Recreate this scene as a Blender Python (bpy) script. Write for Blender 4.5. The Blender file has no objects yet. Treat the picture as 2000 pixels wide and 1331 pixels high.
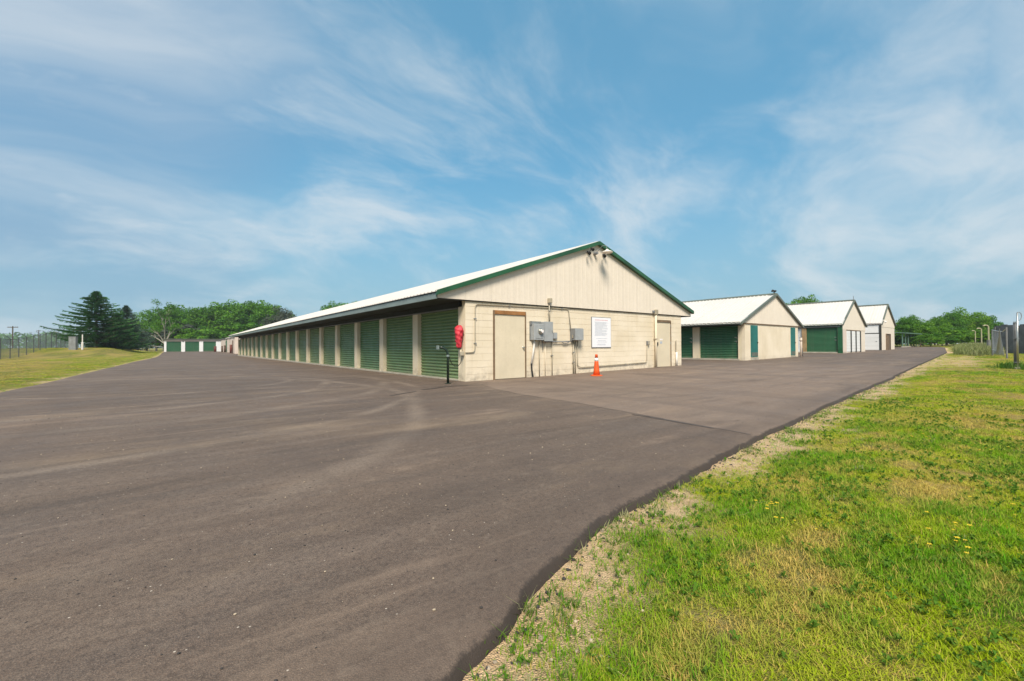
import bpy, bmesh, math, random
import numpy as np
from mathutils import Vector, Matrix
random.seed(7); RNG = np.random.default_rng(11)
S = bpy.context.scene
COL = S.collection
# ------------------------------------------------------------------ camera, sky, sun, exposure
CAM = Vector((-6.647, -10.626, 1.036))
YAW, PITCH, ROLL, FPX = 0.6672, 0.0125, -0.005, 836.9
fw = Vector((math.sin(YAW)*math.cos(PITCH), math.cos(YAW)*math.cos(PITCH), math.sin(PITCH)))
rt0 = Vector((math.cos(YAW), -math.sin(YAW), 0)); up0 = rt0.cross(fw)
rt = rt0*math.cos(ROLL) + up0*math.sin(ROLL); up = up0*math.cos(ROLL) - rt0*math.sin(ROLL)
cd = bpy.data.cameras.new('camera'); co = bpy.data.objects.new('camera', cd); COL.objects.link(co)
cd.sensor_width = 36.0; cd.lens = 36.0*FPX/2000.0; cd.clip_start = 0.05; cd.clip_end = 8000
co.matrix_world = Matrix(((rt.x, up.x, -fw.x, CAM.x), (rt.y, up.y, -fw.y, CAM.y), (rt.z, up.z, -fw.z, CAM.z), (0, 0, 0, 1)))
S.camera = co

SUN_EL = math.radians(48); SUN_AZ = math.atan2(-0.62, -0.78)      # azimuth measured from +Y towards +X
sv = Vector((math.sin(SUN_AZ)*math.cos(SUN_EL), math.cos(SUN_AZ)*math.cos(SUN_EL), math.sin(SUN_EL)))
W = bpy.data.worlds.new("World"); S.world = W; W.use_nodes = True
def build_world():
    nt = W.node_tree; nt.nodes.clear(); N = nt.nodes.new; L = nt.links.new
    out = N('ShaderNodeOutputWorld'); bg = N('ShaderNodeBackground'); bg.inputs[1].default_value = 0.1
    L(bg.outputs[0], out.inputs[0])
    sky = N('ShaderNodeTexSky'); sky.sky_type = 'NISHITA'; sky.sun_disc = False
    sky.sun_elevation = SUN_EL; sky.sun_rotation = SUN_AZ; sky.air_density = 1.0; sky.dust_density = 0.6; sky.ozone_density = 1.6
    tc = N('ShaderNodeTexCoord')
    def mth(op, a, b=None, c=None):
        n = N('ShaderNodeMath'); n.operation = op
        for i, v in enumerate((a, b, c)):
            if v is None: continue
            if isinstance(v, (int, float)): n.inputs[i].default_value = v
            else: L(v, n.inputs[i])
        return n.outputs[0]
    sep = N('ShaderNodeSeparateXYZ'); L(tc.outputs['Generated'], sep.inputs[0])
    zc = mth('MAXIMUM', sep.outputs[2], 0.0)
    den = mth('ADD', zc, CURVE)
    px = mth('DIVIDE', sep.outputs[0], den); py = mth('DIVIDE', sep.outputs[1], den)
    cmb = N('ShaderNodeCombineXYZ'); L(px, cmb.inputs[0]); L(py, cmb.inputs[1])
    def layer(rot, sc, off, scale, detail, rough, warp, lo, hi):
        mp = N('ShaderNodeMapping'); mp.inputs['Rotation'].default_value = (0, 0, rot); mp.inputs['Scale'].default_value = (sc[0], sc[1], 1)
        mp.inputs['Location'].default_value = off
        L(cmb.outputs[0], mp.inputs[0])
        w = N('ShaderNodeTexNoise'); w.inputs['Scale'].default_value = 1.3; w.inputs['Detail'].default_value = 3
        L(mp.outputs[0], w.inputs['Vector'])
        vm = N('ShaderNodeVectorMath'); vm.operation = 'MULTIPLY_ADD'; vm.inputs[1].default_value = (warp, warp, 0)
        L(w.outputs['Color'], vm.inputs[0]); L(mp.outputs[0], vm.inputs[2])
        n = N('ShaderNodeTexNoise'); n.inputs['Scale'].default_value = scale; n.inputs['Detail'].default_value = detail; n.inputs['Roughness'].default_value = rough
        L(vm.outputs[0], n.inputs['Vector'])
        r = N('ShaderNodeMapRange'); r.interpolation_type = 'SMOOTHSTEP'; r.inputs[1].default_value = lo; r.inputs[2].default_value = hi
        L(n.outputs['Fac'], r.inputs[0]); return r.outputs[0]
    a = layer(*CL1); b = layer(*CL2); c = layer(*CL3)
    hz = N('ShaderNodeMapRange'); hz.inputs[1].default_value = 0.42; hz.inputs[2].default_value = 0.0; hz.interpolation_type = 'SMOOTHSTEP'
    L(zc, hz.inputs[0])
    # tint of the clear sky
    tint = N('ShaderNodeMix'); tint.data_type = 'RGBA'; tint.blend_type = 'MULTIPLY'; tint.inputs[0].default_value = 1
    L(sky.outputs[0], tint.inputs[6]); tint.inputs[7].default_value = SKY_TINT
    def mix(f, A, B):
        m = N('ShaderNodeMix'); m.data_type = 'RGBA'
        if isinstance(f, float): m.inputs[0].default_value = f
        else: L(f, m.inputs[0])
        for i, v in ((6, A), (7, B)):
            if isinstance(v, tuple): m.inputs[i].default_value = v
            else: L(v, m.inputs[i])
        return m.outputs[2]
    m0 = mix(mth('MULTIPLY', hz.outputs[0], 0.90), mix(0.62, tint.outputs[2], BLUE), HORIZON)
    m1 = mix(mth('MULTIPLY', c, 0.62), m0, VEIL)
    cl = mth('MULTIPLY', mth('MAXIMUM', mth('MULTIPLY', a, 0.80), mth('MULTIPLY', b, 0.70)), 1.0)
    m2 = mix(cl, m1, CLOUD)
    L(m2, bg.inputs[0])
#       rotation, stretch, offset, scale, detail, roughness, warp, lo, hi
FWD = math.pi/2 - YAW        # heading of the view, as an angle from +X
CL1 = (-FWD+0.5, (0.6, 1.0), (5.1, 9.7, 2), 1.15, 9, 0.57, 0.8, 0.41, 0.72)
CL2 = (-FWD+0.3, (0.6, 0.95), (18.3, 4.1, 2), 2.2, 9, 0.60, 0.6, 0.45, 0.75)
CL3 = (-FWD-0.2, (0.5, 0.8), (7.2, 1.7, 5), 0.7, 4, 0.5, 0.4, 0.36, 0.62)
CURVE = 0.42
SKY_TINT = (0.46, 0.97, 1.0, 1)
BLUE = (1.10, 2.60, 3.85, 1)
HORIZON = (2.05, 3.15, 3.8, 1)
VEIL = (1.55, 2.4, 3.5, 1)
CLOUD = (4.6, 4.85, 5.0, 1)
build_world()
sd = bpy.data.lights.new('sun', 'SUN'); sd.energy = 3.6; sd.angle = math.radians(20); sd.color = (1.0, 0.91, 0.78)
so = bpy.data.objects.new('sun', sd); COL.objects.link(so); so.rotation_euler = sv.to_track_quat('Z', 'Y').to_euler()
S.view_settings.view_transform = 'Standard'; S.view_settings.look = 'None'; S.view_settings.gamma = 1
S.view_settings.use_curve_mapping = False; S.view_settings.exposure = 0.75

# ------------------------------------------------------------------ helpers
def srgb(r, g, b):
    f = lambda c: (c/255/12.92) if c/255 <= .04045 else ((c/255+.055)/1.055)**2.4
    return (f(r), f(g), f(b), 1)
class NT:
    def __init__(s, name):
        s.m = bpy.data.materials.new(name); s.m.use_nodes = True; s.t = s.m.node_tree; s.t.nodes.clear()
        s.out = s.t.nodes.new('ShaderNodeOutputMaterial'); s.b = s.t.nodes.new('ShaderNodeBsdfPrincipled'); s.t.links.new(s.b.outputs[0], s.out.inputs[0])
    def n(s, typ, **kw):
        n = s.t.nodes.new(typ)
        for k, v in kw.items(): setattr(n, k, v)
        return n
    def set(s, sock, v):
        if isinstance(v, (int, float, tuple)): sock.default_value = v
        else: s.t.links.new(v, sock)
    def pos(s, scale=None, rot=(0, 0, 0)):
        g = s.n('ShaderNodeNewGeometry')
        if scale is None: return g.outputs['Position']
        mp = s.n('ShaderNodeMapping'); mp.inputs['Scale'].default_value = scale; mp.inputs['Rotation'].default_value = rot
        s.t.links.new(g.outputs['Position'], mp.inputs[0]); return mp.outputs[0]
    def noise(s, scale, detail=3, rough=.5, vec=None, dist=0.0):
        n = s.n('ShaderNodeTexNoise'); n.inputs['Scale'].default_value = scale; n.inputs['Detail'].default_value = detail; n.inputs['Roughness'].default_value = rough
        n.inputs['Distortion'].default_value = dist
        s.set(n.inputs['Vector'], vec if vec is not None else s.pos()); return n.outputs['Fac']
    def rng(s, v, a, b, c=0., d=1., smooth=False):
        r = s.n('ShaderNodeMapRange');
        if smooth: r.interpolation_type = 'SMOOTHSTEP'
        s.set(r.inputs[0], v); r.inputs[1].default_value = a; r.inputs[2].default_value = b; r.inputs[3].default_value = c; r.inputs[4].default_value = d; return r.outputs[0]
    def mix(s, f, A, B, mode='MIX'):
        m = s.n('ShaderNodeMix', data_type='RGBA', blend_type=mode); s.set(m.inputs[0], f); s.set(m.inputs[6], A); s.set(m.inputs[7], B); return m.outputs[2]
    def math(s, op, a, b=0.):
        m = s.n('ShaderNodeMath', operation=op); s.set(m.inputs[0], a); s.set(m.inputs[1], b); return m.outputs[0]
    def attr(s, name, typ='GEOMETRY', out='Fac'):
        a = s.n('ShaderNodeAttribute', attribute_name=name, attribute_type=typ); return a.outputs[out]
    def bump(s, h, strength=.3, dist=.01):
        b = s.n('ShaderNodeBump'); b.inputs['Strength'].default_value = strength; b.inputs['Distance'].default_value = dist; s.set(b.inputs['Height'], h)
        s.t.links.new(b.outputs[0], s.b.inputs['Normal'])
    def fin(s, col=None, rough=.6, metal=0., spec=None):
        if col is not None: s.set(s.b.inputs['Base Color'], col)
        s.set(s.b.inputs['Roughness'], rough); s.b.inputs['Metallic'].default_value = metal
        if spec is not None: s.b.inputs['Specular IOR Level'].default_value = spec
        return s.m
def paint(name, c, rough=.55, var=.12, scale=1.5, metal=0., dirt=None, spec=None):
    t = NT(name); a = t.noise(scale, 5, .6); d = (c[0]*(1-var*1.6), c[1]*(1-var*1.6), c[2]*(1-var*1.7), 1)
    col = t.mix(t.rng(a, .35, .7), c, d)
    f = t.noise(scale*14, 3, .6); col = t.mix(t.rng(f, .45, .75, 0, .35), col, (c[0]*.8, c[1]*.78, c[2]*.74, 1))
    if dirt:          # rain streaks running down
        s_ = t.noise(1, 4, .6, t.pos((9, 9, .35))); col = t.mix(t.rng(s_, .55, .8, 0, dirt), col, (c[0]*.55, c[1]*.5, c[2]*.42, 1))
    t.bump(f, .12, .004)
    return t.fin(col, rough, metal, spec)
M = {}
def wall_mat(name, c):
    t = NT(name); big = t.noise(.9, 4, .55); col = t.mix(t.rng(big, .35, .68), c, (c[0]*.86, c[1]*.84, c[2]*.78, 1))
    st = t.noise(1, 4, .6, t.pos((7, 7, .3))); col = t.mix(t.rng(st, .56, .78, 0, .35), col, (c[0]*.66, c[1]*.6, c[2]*.5, 1))
    z = t.n('ShaderNodeSeparateXYZ'); t.t.links.new(t.pos(), z.inputs[0])
    low = t.math('MULTIPLY', t.rng(z.outputs[2], .45, .02), t.rng(t.noise(5, 5, .65), .40, .66))
    col = t.mix(t.math('MULTIPLY', low, .55), col, (.16, .13, .10, 1))      # splashed mud along the foot of the wall
    fine = t.noise(70, 3, .6); t.bump(fine, .35, .004); return t.fin(col, .75)
M['block'] = wall_mat('painted_block', (.73, .635, .495, 1))
M['block_b'] = wall_mat('painted_block_dull', (.70, .60, .44, 1))
M['siding'] = paint('cream_siding', (.73, .64, .53, 1), .5, .05, .8, dirt=.10)
M['pinkwall'] = paint('pale_pink_wall', (.66, .55, .47, 1), .6, .08, .8, dirt=.2)
M['door_cream'] = paint('cream_door_paint', (.66, .57, .42, 1), .45, .08, 1.2, dirt=.15)
M['wood'] = paint('brown_stained_wood', (.36, .16, .05, 1), .6, .3, 5)
M['wood2'] = paint('weathered_brown_wood', (.20, .13, .075, 1), .7, .3, 5)
M['tanwood'] = paint('tan_wood', (.36, .24, .12, 1), .7, .25, 4)
def door_paint(name, c, spread):
    t = NT(name); oi = t.n('ShaderNodeObjectInfo'); a = t.noise(.7, 5, .6); col = t.mix(t.rng(a, .35, .7), c, (c[0]*.7, c[1]*.72, c[2]*.7, 1))
    col = t.mix(t.rng(oi.outputs['Random'], 0, 1, 0, spread), col, (c[0]*2.2+.01, c[1]*1.25, c[2]*1.3, 1))        # each door faded differently
    st = t.noise(1, 4, .6, t.pos((9, 9, .35))); col = t.mix(t.rng(st, .52, .8, 0, .35), col, (.17, .17, .11, 1))
    z = t.n('ShaderNodeSeparateXYZ'); t.t.links.new(t.pos(), z.inputs[0]); low = t.math('MULTIPLY', t.rng(z.outputs[2], .6, .05), t.rng(t.noise(4, 5, .65), .38, .68))
    col = t.mix(t.math('MULTIPLY', low, .5), col, (.26, .22, .15, 1)); t.bump(t.noise(9, 3, .6), .15, .01)
    return t.fin(col, t.rng(t.noise(3, 3), .3, .7, .28, .45))
M['green'] = door_paint('green_door_enamel', (.090, .205, .080, 1), .65)
M['green2'] = door_paint('deep_green_door_enamel', (.030, .135, .062, 1), .35)
M['teal'] = paint('worn_teal_paint', (.012, .16, .14, 1), .5, .3, 1.1, dirt=.35)
M['trim_green'] = paint('green_trim', (.018, .105, .042, 1), .38, .3, 1.3)
M['trim_grey'] = paint('grey_green_trim', (.125, .145, .115, 1), .45, .25, 2)
M['fascia'] = paint('grey_fascia_metal', (.20, .245, .235, 1), .42, .2, 1.4)
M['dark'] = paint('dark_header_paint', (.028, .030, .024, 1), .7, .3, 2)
M['shelter_green'] = paint('dull_green_shelter_paint', (.10, .19, .13, 1), .55, .2, 1)
M['white'] = paint('white_door_paint', (.76, .76, .75, 1), .5, .06, 1, dirt=.1)
M['roof'] = paint('white_roof_steel', (.60, .565, .525, 1), .5, .05, .35, dirt=.10)
M['concrete'] = paint('pale_concrete', (.42, .38, .31, 1), .85, .25, 3)
M['cabinet_grey'] = paint('weathered_cabinet_grey', (.23, .24, .24, 1), .6, .2, 3, dirt=.3)
M['galv'] = paint('galvanised_steel', (.34, .35, .35, 1), .45, .18, 4, metal=.55)
M['box_grey'] = paint('grey_cabinet_paint', (.33, .345, .35, 1), .42, .1, 5)
M['box_dark'] = paint('dark_grey_cabinet_paint', (.20, .205, .21, 1), .45, .15, 5)
M['conduit'] = paint('painted_conduit', (.42, .365, .27, 1), .55, .2, 5)
M['fence_steel'] = paint('dull_fence_steel', (.075, .08, .085, 1), .6, .2, 5)
M['pvc'] = paint('white_pvc', (.72, .68, .62, 1), .4, .08, 5)
M['black'] = paint('black_rubber', (.015, .015, .015, 1), .6, .2, 8)
M['dgreen'] = paint('dark_green_pipe', (.010, .026, .016, 1), .35, .3, 6)
M['red'] = paint('red_nylon_cover', (.62, .035, .055, 1), .6, .22, 9)
M['orange'] = paint('orange_cone_plastic', (.80, .10, .012, 1), .5, .15, 6)
M['reflect'] = paint('white_reflective_band', (.82, .76, .74, 1), .35, .05, 6)
M['post_red'] = paint('rust_red_post', (.16, .035, .025, 1), .6, .3, 4)
M['post_brown'] = paint('brown_post', (.11, .065, .045, 1), .6, .3, 4)
M['yellowpost'] = paint('cream_yellow_post', (.44, .41, .25, 1), .6, .2, 4)
M['greypost'] = paint('weathered_grey_post', (.20, .20, .20, 1), .8, .3, 4)
M['sign'] = paint('white_sign_board', (.80, .79, .82, 1), .4, .03, 2)
M['print_grey'] = paint('grey_print', (.42, .46, .52, 1), .6, .1, 12)
M['print_red'] = paint('red_print', (.66, .40, .42, 1), .6, .1, 12)
M['chrome'] = paint('brushed_metal', (.55, .53, .48, 1), .3, .1, 9, metal=.9)
M['bark'] = paint('grey_brown_bark', (.11, .085, .06, 1), .9, .35, 6)
M['bark_pale'] = paint('pale_bare_bark', (.36, .33, .27, 1), .9, .25, 4)
M['greywood'] = paint('weathered_grey_boards', (.17, .175, .185, 1), .85, .3, 2, dirt=.4)
M['lampglass'] = paint('white_lamp_dish', (.78, .70, .62, 1), .35, .05, 6)

class MB:
    def __init__(s): s.v = []; s.f = []
    def box(s, x0, x1, y0, y1, z0, z1):
        b = len(s.v); s.v += [(x0,y0,z0),(x1,y0,z0),(x1,y1,z0),(x0,y1,z0),(x0,y0,z1),(x1,y0,z1),(x1,y1,z1),(x0,y1,z1)]
        s.f += [tuple(b+i for i in q) for q in ((0,3,2,1),(4,5,6,7),(0,1,5,4),(1,2,6,5),(2,3,7,6),(3,0,4,7))]; return s
    def hexa(s, pts):      # 8 points, bottom ring then top ring
        b = len(s.v); s.v += [tuple(p) for p in pts]
        s.f += [tuple(b+i for i in q) for q in ((0,3,2,1),(4,5,6,7),(0,1,5,4),(1,2,6,5),(2,3,7,6),(3,0,4,7))]; return s
    def tube(s, pts, r, n=8, cap=True):
        pts = [Vector(p) for p in pts]; rs = r if isinstance(r, (list, tuple)) else [r]*len(pts)
        rings = []; prev = None
        for i, p in enumerate(pts):
            d = (pts[min(i+1, len(pts)-1)] - pts[max(i-1, 0)]).normalized()
            if prev is None: a = d.orthogonal().normalized()
            else: a = (prev - d*prev.dot(d)); a = a.normalized() if a.length > 1e-6 else d.orthogonal().normalized()
            prev = a; b2 = d.cross(a); base = len(s.v)
            for k in range(n):
                t = 2*math.pi*k/n; s.v.append(tuple(p + (a*math.cos(t) + b2*math.sin(t))*rs[i]))
            rings.append(base)
        for A, B in zip(rings, rings[1:]):
            for k in range(n): s.f.append((A+k, A+(k+1) % n, B+(k+1) % n, B+k))
        if cap: s.f.append(tuple(rings[0]+k for k in reversed(range(n)))); s.f.append(tuple(rings[-1]+k for k in range(n)))
        return s
    def lathe(s, prof, c=(0,0,0), n=16):      # prof: (r,z) list bottom to top
        rings = []
        for r, z in prof:
            base = len(s.v); rings.append(base)
            for k in range(n):
                t = 2*math.pi*k/n; s.v.append((c[0]+r*math.cos(t), c[1]+r*math.sin(t), c[2]+z))
        for A, B in zip(rings, rings[1:]):
            for k in range(n): s.f.append((A+k, A+(k+1) % n, B+(k+1) % n, B+k))
        s.f.append(tuple(rings[0]+k for k in reversed(range(n)))); s.f.append(tuple(rings[-1]+k for k in range(n))); return s
    def prism(s, poly, y0, y1):               # polygon in XZ extruded along Y
        n = len(poly); b = len(s.v)
        s.v += [(x, y0, z) for x, z in poly] + [(x, y1, z) for x, z in poly]
        s.f.append(tuple(range(b, b+n))); s.f.append(tuple(b+n+i for i in reversed(range(n))))
        for i in range(n): j = (i+1) % n; s.f.append((b+i, b+n+i, b+n+j, b+j))
        return s
    def mesh(s, name, mat, smooth=False):
        me = bpy.data.meshes.new(name); me.from_pydata(s.v, [], s.f)
        bm = bmesh.new(); bm.from_mesh(me); bmesh.ops.recalc_face_normals(bm, faces=bm.faces); bm.to_mesh(me); bm.free()
        me.materials.append(M[mat] if isinstance(mat, str) else mat)
        if smooth: me.polygons.foreach_set('use_smooth', [True]*len(me.polygons))
        return me
    def obj(s, name, mat, parent=None, smooth=False, loc=(0,0,0), bevel=0):
        o = put(name, s.mesh(name, mat, smooth), parent, loc)
        if bevel:
            m = o.modifiers.new('bevel', 'BEVEL'); m.width = bevel; m.segments = 2; m.limit_method = 'ANGLE'
        return o
def put(name, me, parent=None, loc=(0,0,0), rz=0, scale=None):
    o = bpy.data.objects.new(name, me); COL.objects.link(o); o.location = loc; o.rotation_euler = (0, 0, rz)
    if scale is not None: o.scale = scale
    if parent is not None: o.parent = parent
    return o
def tag(o, label=None, cat=None, group=None, kind=None):
    if label: o['label'] = label
    if cat: o['category'] = cat
    if group: o['group'] = group
    if kind: o['kind'] = kind
    return o
def thing(name, label, cat, loc=(0,0,0), rz=0, group=None):
    o = put(name, None, None, loc, rz); o.empty_display_size = .3; return tag(o, label, cat, group)
def mesh_np(name, v, f, mat, smooth=False):
    me = bpy.data.meshes.new(name); me.from_pydata([tuple(p) for p in v], [], [tuple(q) for q in f])
    me.materials.append(M[mat] if isinstance(mat, str) else mat)
    if smooth: me.polygons.foreach_set('use_smooth', [True]*len(me.polygons))
    return me
def quads_np(name, Q, mat, shade=None):
    """Q: (n,4,3) array of loose quads; shade: per quad colour variation 0..1"""
    n = len(Q); me = bpy.data.meshes.new(name); me.vertices.add(n*4); me.loops.add(n*4); me.polygons.add(n)
    me.vertices.foreach_set('co', Q.reshape(-1).astype(np.float32)); me.loops.foreach_set('vertex_index', np.arange(n*4, dtype=np.int32))
    me.polygons.foreach_set('loop_start', np.arange(0, n*4, 4, dtype=np.int32)); me.update(calc_edges=True)
    me.materials.append(M[mat] if isinstance(mat, str) else mat)
    if shade is not None:
        a = me.attributes.new('shade', 'FLOAT', 'POINT'); a.data.foreach_set('value', np.repeat(shade, 4).astype(np.float32))
    return me
def from_px(u, depth, z=0.0):
    """ground position seen at a bearing (photo column u) and a distance along the view axis"""
    lat = (u-1000)/FPX*depth
    return (CAM.x + rt0.x*lat + math.sin(YAW)*depth, CAM.y + rt0.y*lat + math.cos(YAW)*depth)

# numpy value noise ---------------------------------------------------
_T = np.random.default_rng(5).random((256, 256))
def vnoise(x, y):
    xi = np.floor(x).astype(int); yi = np.floor(y).astype(int); fx = x-xi; fy = y-yi
    fx = fx*fx*(3-2*fx); fy = fy*fy*(3-2*fy); g = lambda a, b: _T[a & 255, b & 255]
    return (g(xi, yi)*(1-fx)+g(xi+1, yi)*fx)*(1-fy) + (g(xi, yi+1)*(1-fx)+g(xi+1, yi+1)*fx)*fy
def fbm(x, y, o=4):
    s = 0; a = .5; t = 0
    for i in range(o): s = s + a*vnoise(x*2**i+17*i, y*2**i-9*i); t += a; a *= .5
    return s/t
def sstep(a, b, x):
    t = np.clip((x-a)/(b-a), 0, 1); return t*t*(3-2*t)

# ------------------------------------------------------------------ terrain
ER = np.array([(-60,-110),(-20,-32),(-12,-19.5),(-9.0,-14.2),(-7.6,-11.7),(-6.6,-9.98),(-6.25,-9.60),(-5.99,-9.44),(-5.86,-9.38),(-5.6,-9.28),(-5.36,-9.17),(-5.14,-9.09),(-4.96,-9.03),(-4.6,-8.90),(-3.96,-8.82),
      (-2.53,-8.62),(-1.48,-8.5),(.29,-8.34),(2.08,-8.16),(4.12,-8.03),(8.49,-7.75),(16.5,-7.1),(24.9,-6.5),(42,-5.19),(66.5,-2.3),(76,-.6),(120,8)])
EL = np.array([(-40,-9.9),(5,-9.9),(8.7,-9.7),(20,-9.45),(33,-9.15),(66,-8.1),(97,-8.3),(140,-8.3)])
def edgeR(x): return np.interp(x, ER[:,0], ER[:,1])
def edgeL(y): return np.interp(y, EL[:,0], EL[:,1])
XEND = 71.0
def gz(x, y):
    x = np.asarray(x, float); y = np.asarray(y, float)
    sx = np.where(x > 0, x, 0); z = .0088*np.minimum(sx, 85)*sstep(0, 6, sx) + .0  # rises to the right
    zl = -.0022*np.clip(y, 0, 57) + .33*sstep(56, 72, y)
    z = z + zl*sstep(6, -1, x) * 1.0
    z = z + sstep(-10.3, -14.5, x)*sstep(-34, -24, x)*(.10 + .75*sstep(52, 74, y)*sstep(125, 95, y))
    return z
def edge_dist(x, y):
    """signed distance outside the asphalt (positive on the grass)"""
    dr = (edgeR(x)-y)*.97; dl = edgeL(y)-x; de = x-XEND
    return np.maximum(np.maximum(dr, dl), de)
def dirt_mask(x, y):
    d = edge_dist(x, y); right = (edgeR(x)-y) > -1
    w = .13 + .50*fbm(x*.9+3, y*.9, 3)
    m = sstep(w+.22, w-.22, d + .9*(fbm(x*2.6, y*2.6, 3)-.5))
    strip = m*sstep(.22, .45, fbm(x*1.1+40, y*1.1+8, 3)+.08*(x < 0)) * np.where(right, 1, .8)
    far = sstep(14, 19, x)*sstep(34, 28, x)*sstep(2.4, 1.2, d)*right       # the pale bare patch by the far verge
    return np.clip(np.maximum(strip, far*.8), 0, 1)
def gs(x, y, L):
    return sum(w*np.exp(-(((x-a)/p)**2+((y-b)/q)**2)) for a, b, p, q, w in L)
def dry_mask(x, y):
    a = sstep(.44, .64, fbm(x*.9+11, y*1.5+5, 4)); b = sstep(.48, .66, fbm(x*3.4+2, y*4.4+31, 3))
    near = gs(x, y, ((-2.5, -10.05, .55, .30, .8), (-4.3, -9.84, .7, .18, .75), (-4.9, -10.0, .4, .15, .6), (-.3, -9.3, 1.2, .3, .4), (2.2, -10.4, 2, .6, .4))); left = sstep(-10, -13, x)*(.10+.5*sstep(.45, .62, fbm(x*.3+3, y*.09, 3)))
    d = edge_dist(x, y)
    return np.clip((.46*a + .50*b)*sstep(.2, .8, d) + near*(.5+.8*b) + left, 0, 1)
def lush_mask(x, y):
    near = gs(x, y, ((-3.94, -9.52, .28, .13, 1), (-4.35, -9.62, .2, .1, .7), (-3.6, -10.42, .5, .22, .9), (-5.35, -9.86, .22, .12, .8), (-.9, -9.3, .6, .2, .7), (-2.9, -10.35, .5, .2, .8)))
    return np.clip(.8*sstep(.45, .62, fbm(x*1.5+70, y*2.2+20, 4)) + near*sstep(.3, .6, fbm(x*7, y*7+5, 2)), 0, 1)
def grow(a, b, d0, ratio):
    out = [a]; d = d0
    while abs(out[-1]-a) < abs(b-a): out.append(out[-1] + math.copysign(d, b-a)); d *= ratio
    return out[1:]
xs = np.array(sorted(set(list(np.arange(-8.4, 3, .14)) + grow(3, 90, .16, 1.028) + grow(90, 3000, 4, 1.25) + grow(-8.4, -40, .3, 1.04) + grow(-40, -3000, 3, 1.25))))
ys = np.array(sorted(set(list(np.arange(-13.2, -1.5, .14)) + grow(-1.5, 110, .5, 1.04) + grow(110, 3000, 5, 1.25) + grow(-13.2, -40, .25, 1.12) + grow(-40, -3000, 5, 1.3))))
XX, YY = np.meshgrid(xs, ys, indexing='xy'); ED = edge_dist(XX, YY)
bumpz = .035*(fbm(XX*1.2, YY*1.2, 3)-.5)*sstep(.1, 1.2, ED)*sstep(60, 30, np.hypot(XX-CAM.x, YY-CAM.y))
ZZ = gz(XX, YY) - .065 + .07*sstep(.15, 1.3, ED) + bumpz + .02*(fbm(XX*4, YY*4, 2)-.5)*sstep(-.1, .2, ED)
ZZ = np.where(ED < -.3, gz(XX, YY)-.09, ZZ)
def gtop(x, y):
    """height of the lawn surface"""
    ed = edge_dist(x, y)
    return gz(x, y) - .065 + .07*sstep(.15, 1.3, ed) + .035*(fbm(x*1.2, y*1.2, 3)-.5)*sstep(.1, 1.2, ed)*sstep(60, 30, np.hypot(x-CAM.x, y-CAM.y))
nx, ny = len(xs), len(ys)
V = np.stack([XX, YY, ZZ], -1).reshape(-1, 3)
I = (np.arange(ny-1)[:,None]*nx + np.arange(nx-1)[None,:]).reshape(-1)
F = np.stack([I, I+1, I+1+nx, I+nx], -1)
t = NT('lawn_soil')
pz = t.pos(); dirt = t.attr('dirt'); dry = t.attr('dry'); lush = t.attr('lush')
g1 = t.mix(dry, (.20, .22, .018, 1), (.36, .26, .09, 1)); g1 = t.mix(t.math('MULTIPLY', lush, .8), g1, (.05, .095, .014, 1))
g1 = t.mix(t.rng(t.noise(9, 5, .7), .35, .7, 0, .38), g1, (.09, .08, .025, 1))
g1 = t.mix(t.rng(t.noise(.12, 4, .6), .4, .66, 0, .5), g1, (.17, .15, .04, 1))
d1 = t.mix(t.rng(t.noise(6, 5, .65), .3, .7), (.80, .57, .34, 1), (.60, .40, .22, 1)); d1 = t.mix(t.rng(t.noise(24, 5, .75), .5, .72, 0, .7), d1, (.20, .135, .08, 1))
vo = t.n('ShaderNodeTexVoronoi'); vo.inputs['Scale'].default_value = 130; t.t.links.new(pz, vo.inputs['Vector'])
d1 = t.mix(t.rng(vo.outputs['Distance'], .15, .5, .0, .35), d1, (.25, .18, .11, 1))
t.bump(t.math('ADD', t.noise(40, 5, .7), vo.outputs['Distance']), .7, .02)
fld = t.attr('field'); far = t.mix(t.rng(t.noise(.02, 3, .5, t.pos((1, .25, 1))), .4, .6), (.16, .15, .05, 1), (.06, .10, .025, 1))
cg = t.mix(dirt, g1, d1); M['lawn'] = t.fin(t.mix(fld, cg, far), .95, spec=.15)
me = mesh_np('ground', V, F, 'lawn', True)
def fattr(me, name, arr):
    a = me.attributes.new(name, 'FLOAT', 'POINT'); a.data.foreach_set('value', np.ascontiguousarray(arr, dtype=np.float32).reshape(-1))
fattr(me, 'dirt', dirt_mask(XX, YY)); fattr(me, 'dry', dry_mask(XX, YY)); fattr(me, 'lush', lush_mask(XX, YY))
fattr(me, 'field', sstep(-20, -24, XX))
tag(put('ground', me), kind='structure')

# asphalt ------------------------------------------------------------
ax_ = np.array(sorted(set([-9.9] + list(np.arange(-9.7, -7.2, .1)) + list(np.arange(-7.2, -2.6, .03)) + grow(-2.6, XEND, .06, 1.035))))
ax_ = ax_[ax_ < XEND]; ax_ = np.append(ax_, XEND)
sj = np.concatenate([[0], np.cumsum(.05*1.09**np.arange(74))]); sj = sj/sj[-1]
AX, SJ = np.meshgrid(ax_, sj, indexing='xy')
rag = (.045*(fbm(AX*1.9, AX*0+3, 3)-.5) + .04*(fbm(AX*9, AX*0+8, 2)-.5))
E0 = edgeR(AX) + rag; AY = E0 + SJ*(112-E0)
AXs = AX + (edgeL(AY)+9.9)*np.clip((0-AX)/9.9, 0, 1) + np.where(AX <= -9.899, .12*(fbm(AY*1.3, AY*0, 3)-.5), 0)
round_off = np.exp(-SJ*(112-E0)/.05)
AZ = gz(AXs, AY) + .004 - .02*round_off + .006*(fbm(AXs*.7, AY*.7, 3)-.5)
na, nb = len(ax_), len(sj)
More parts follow.
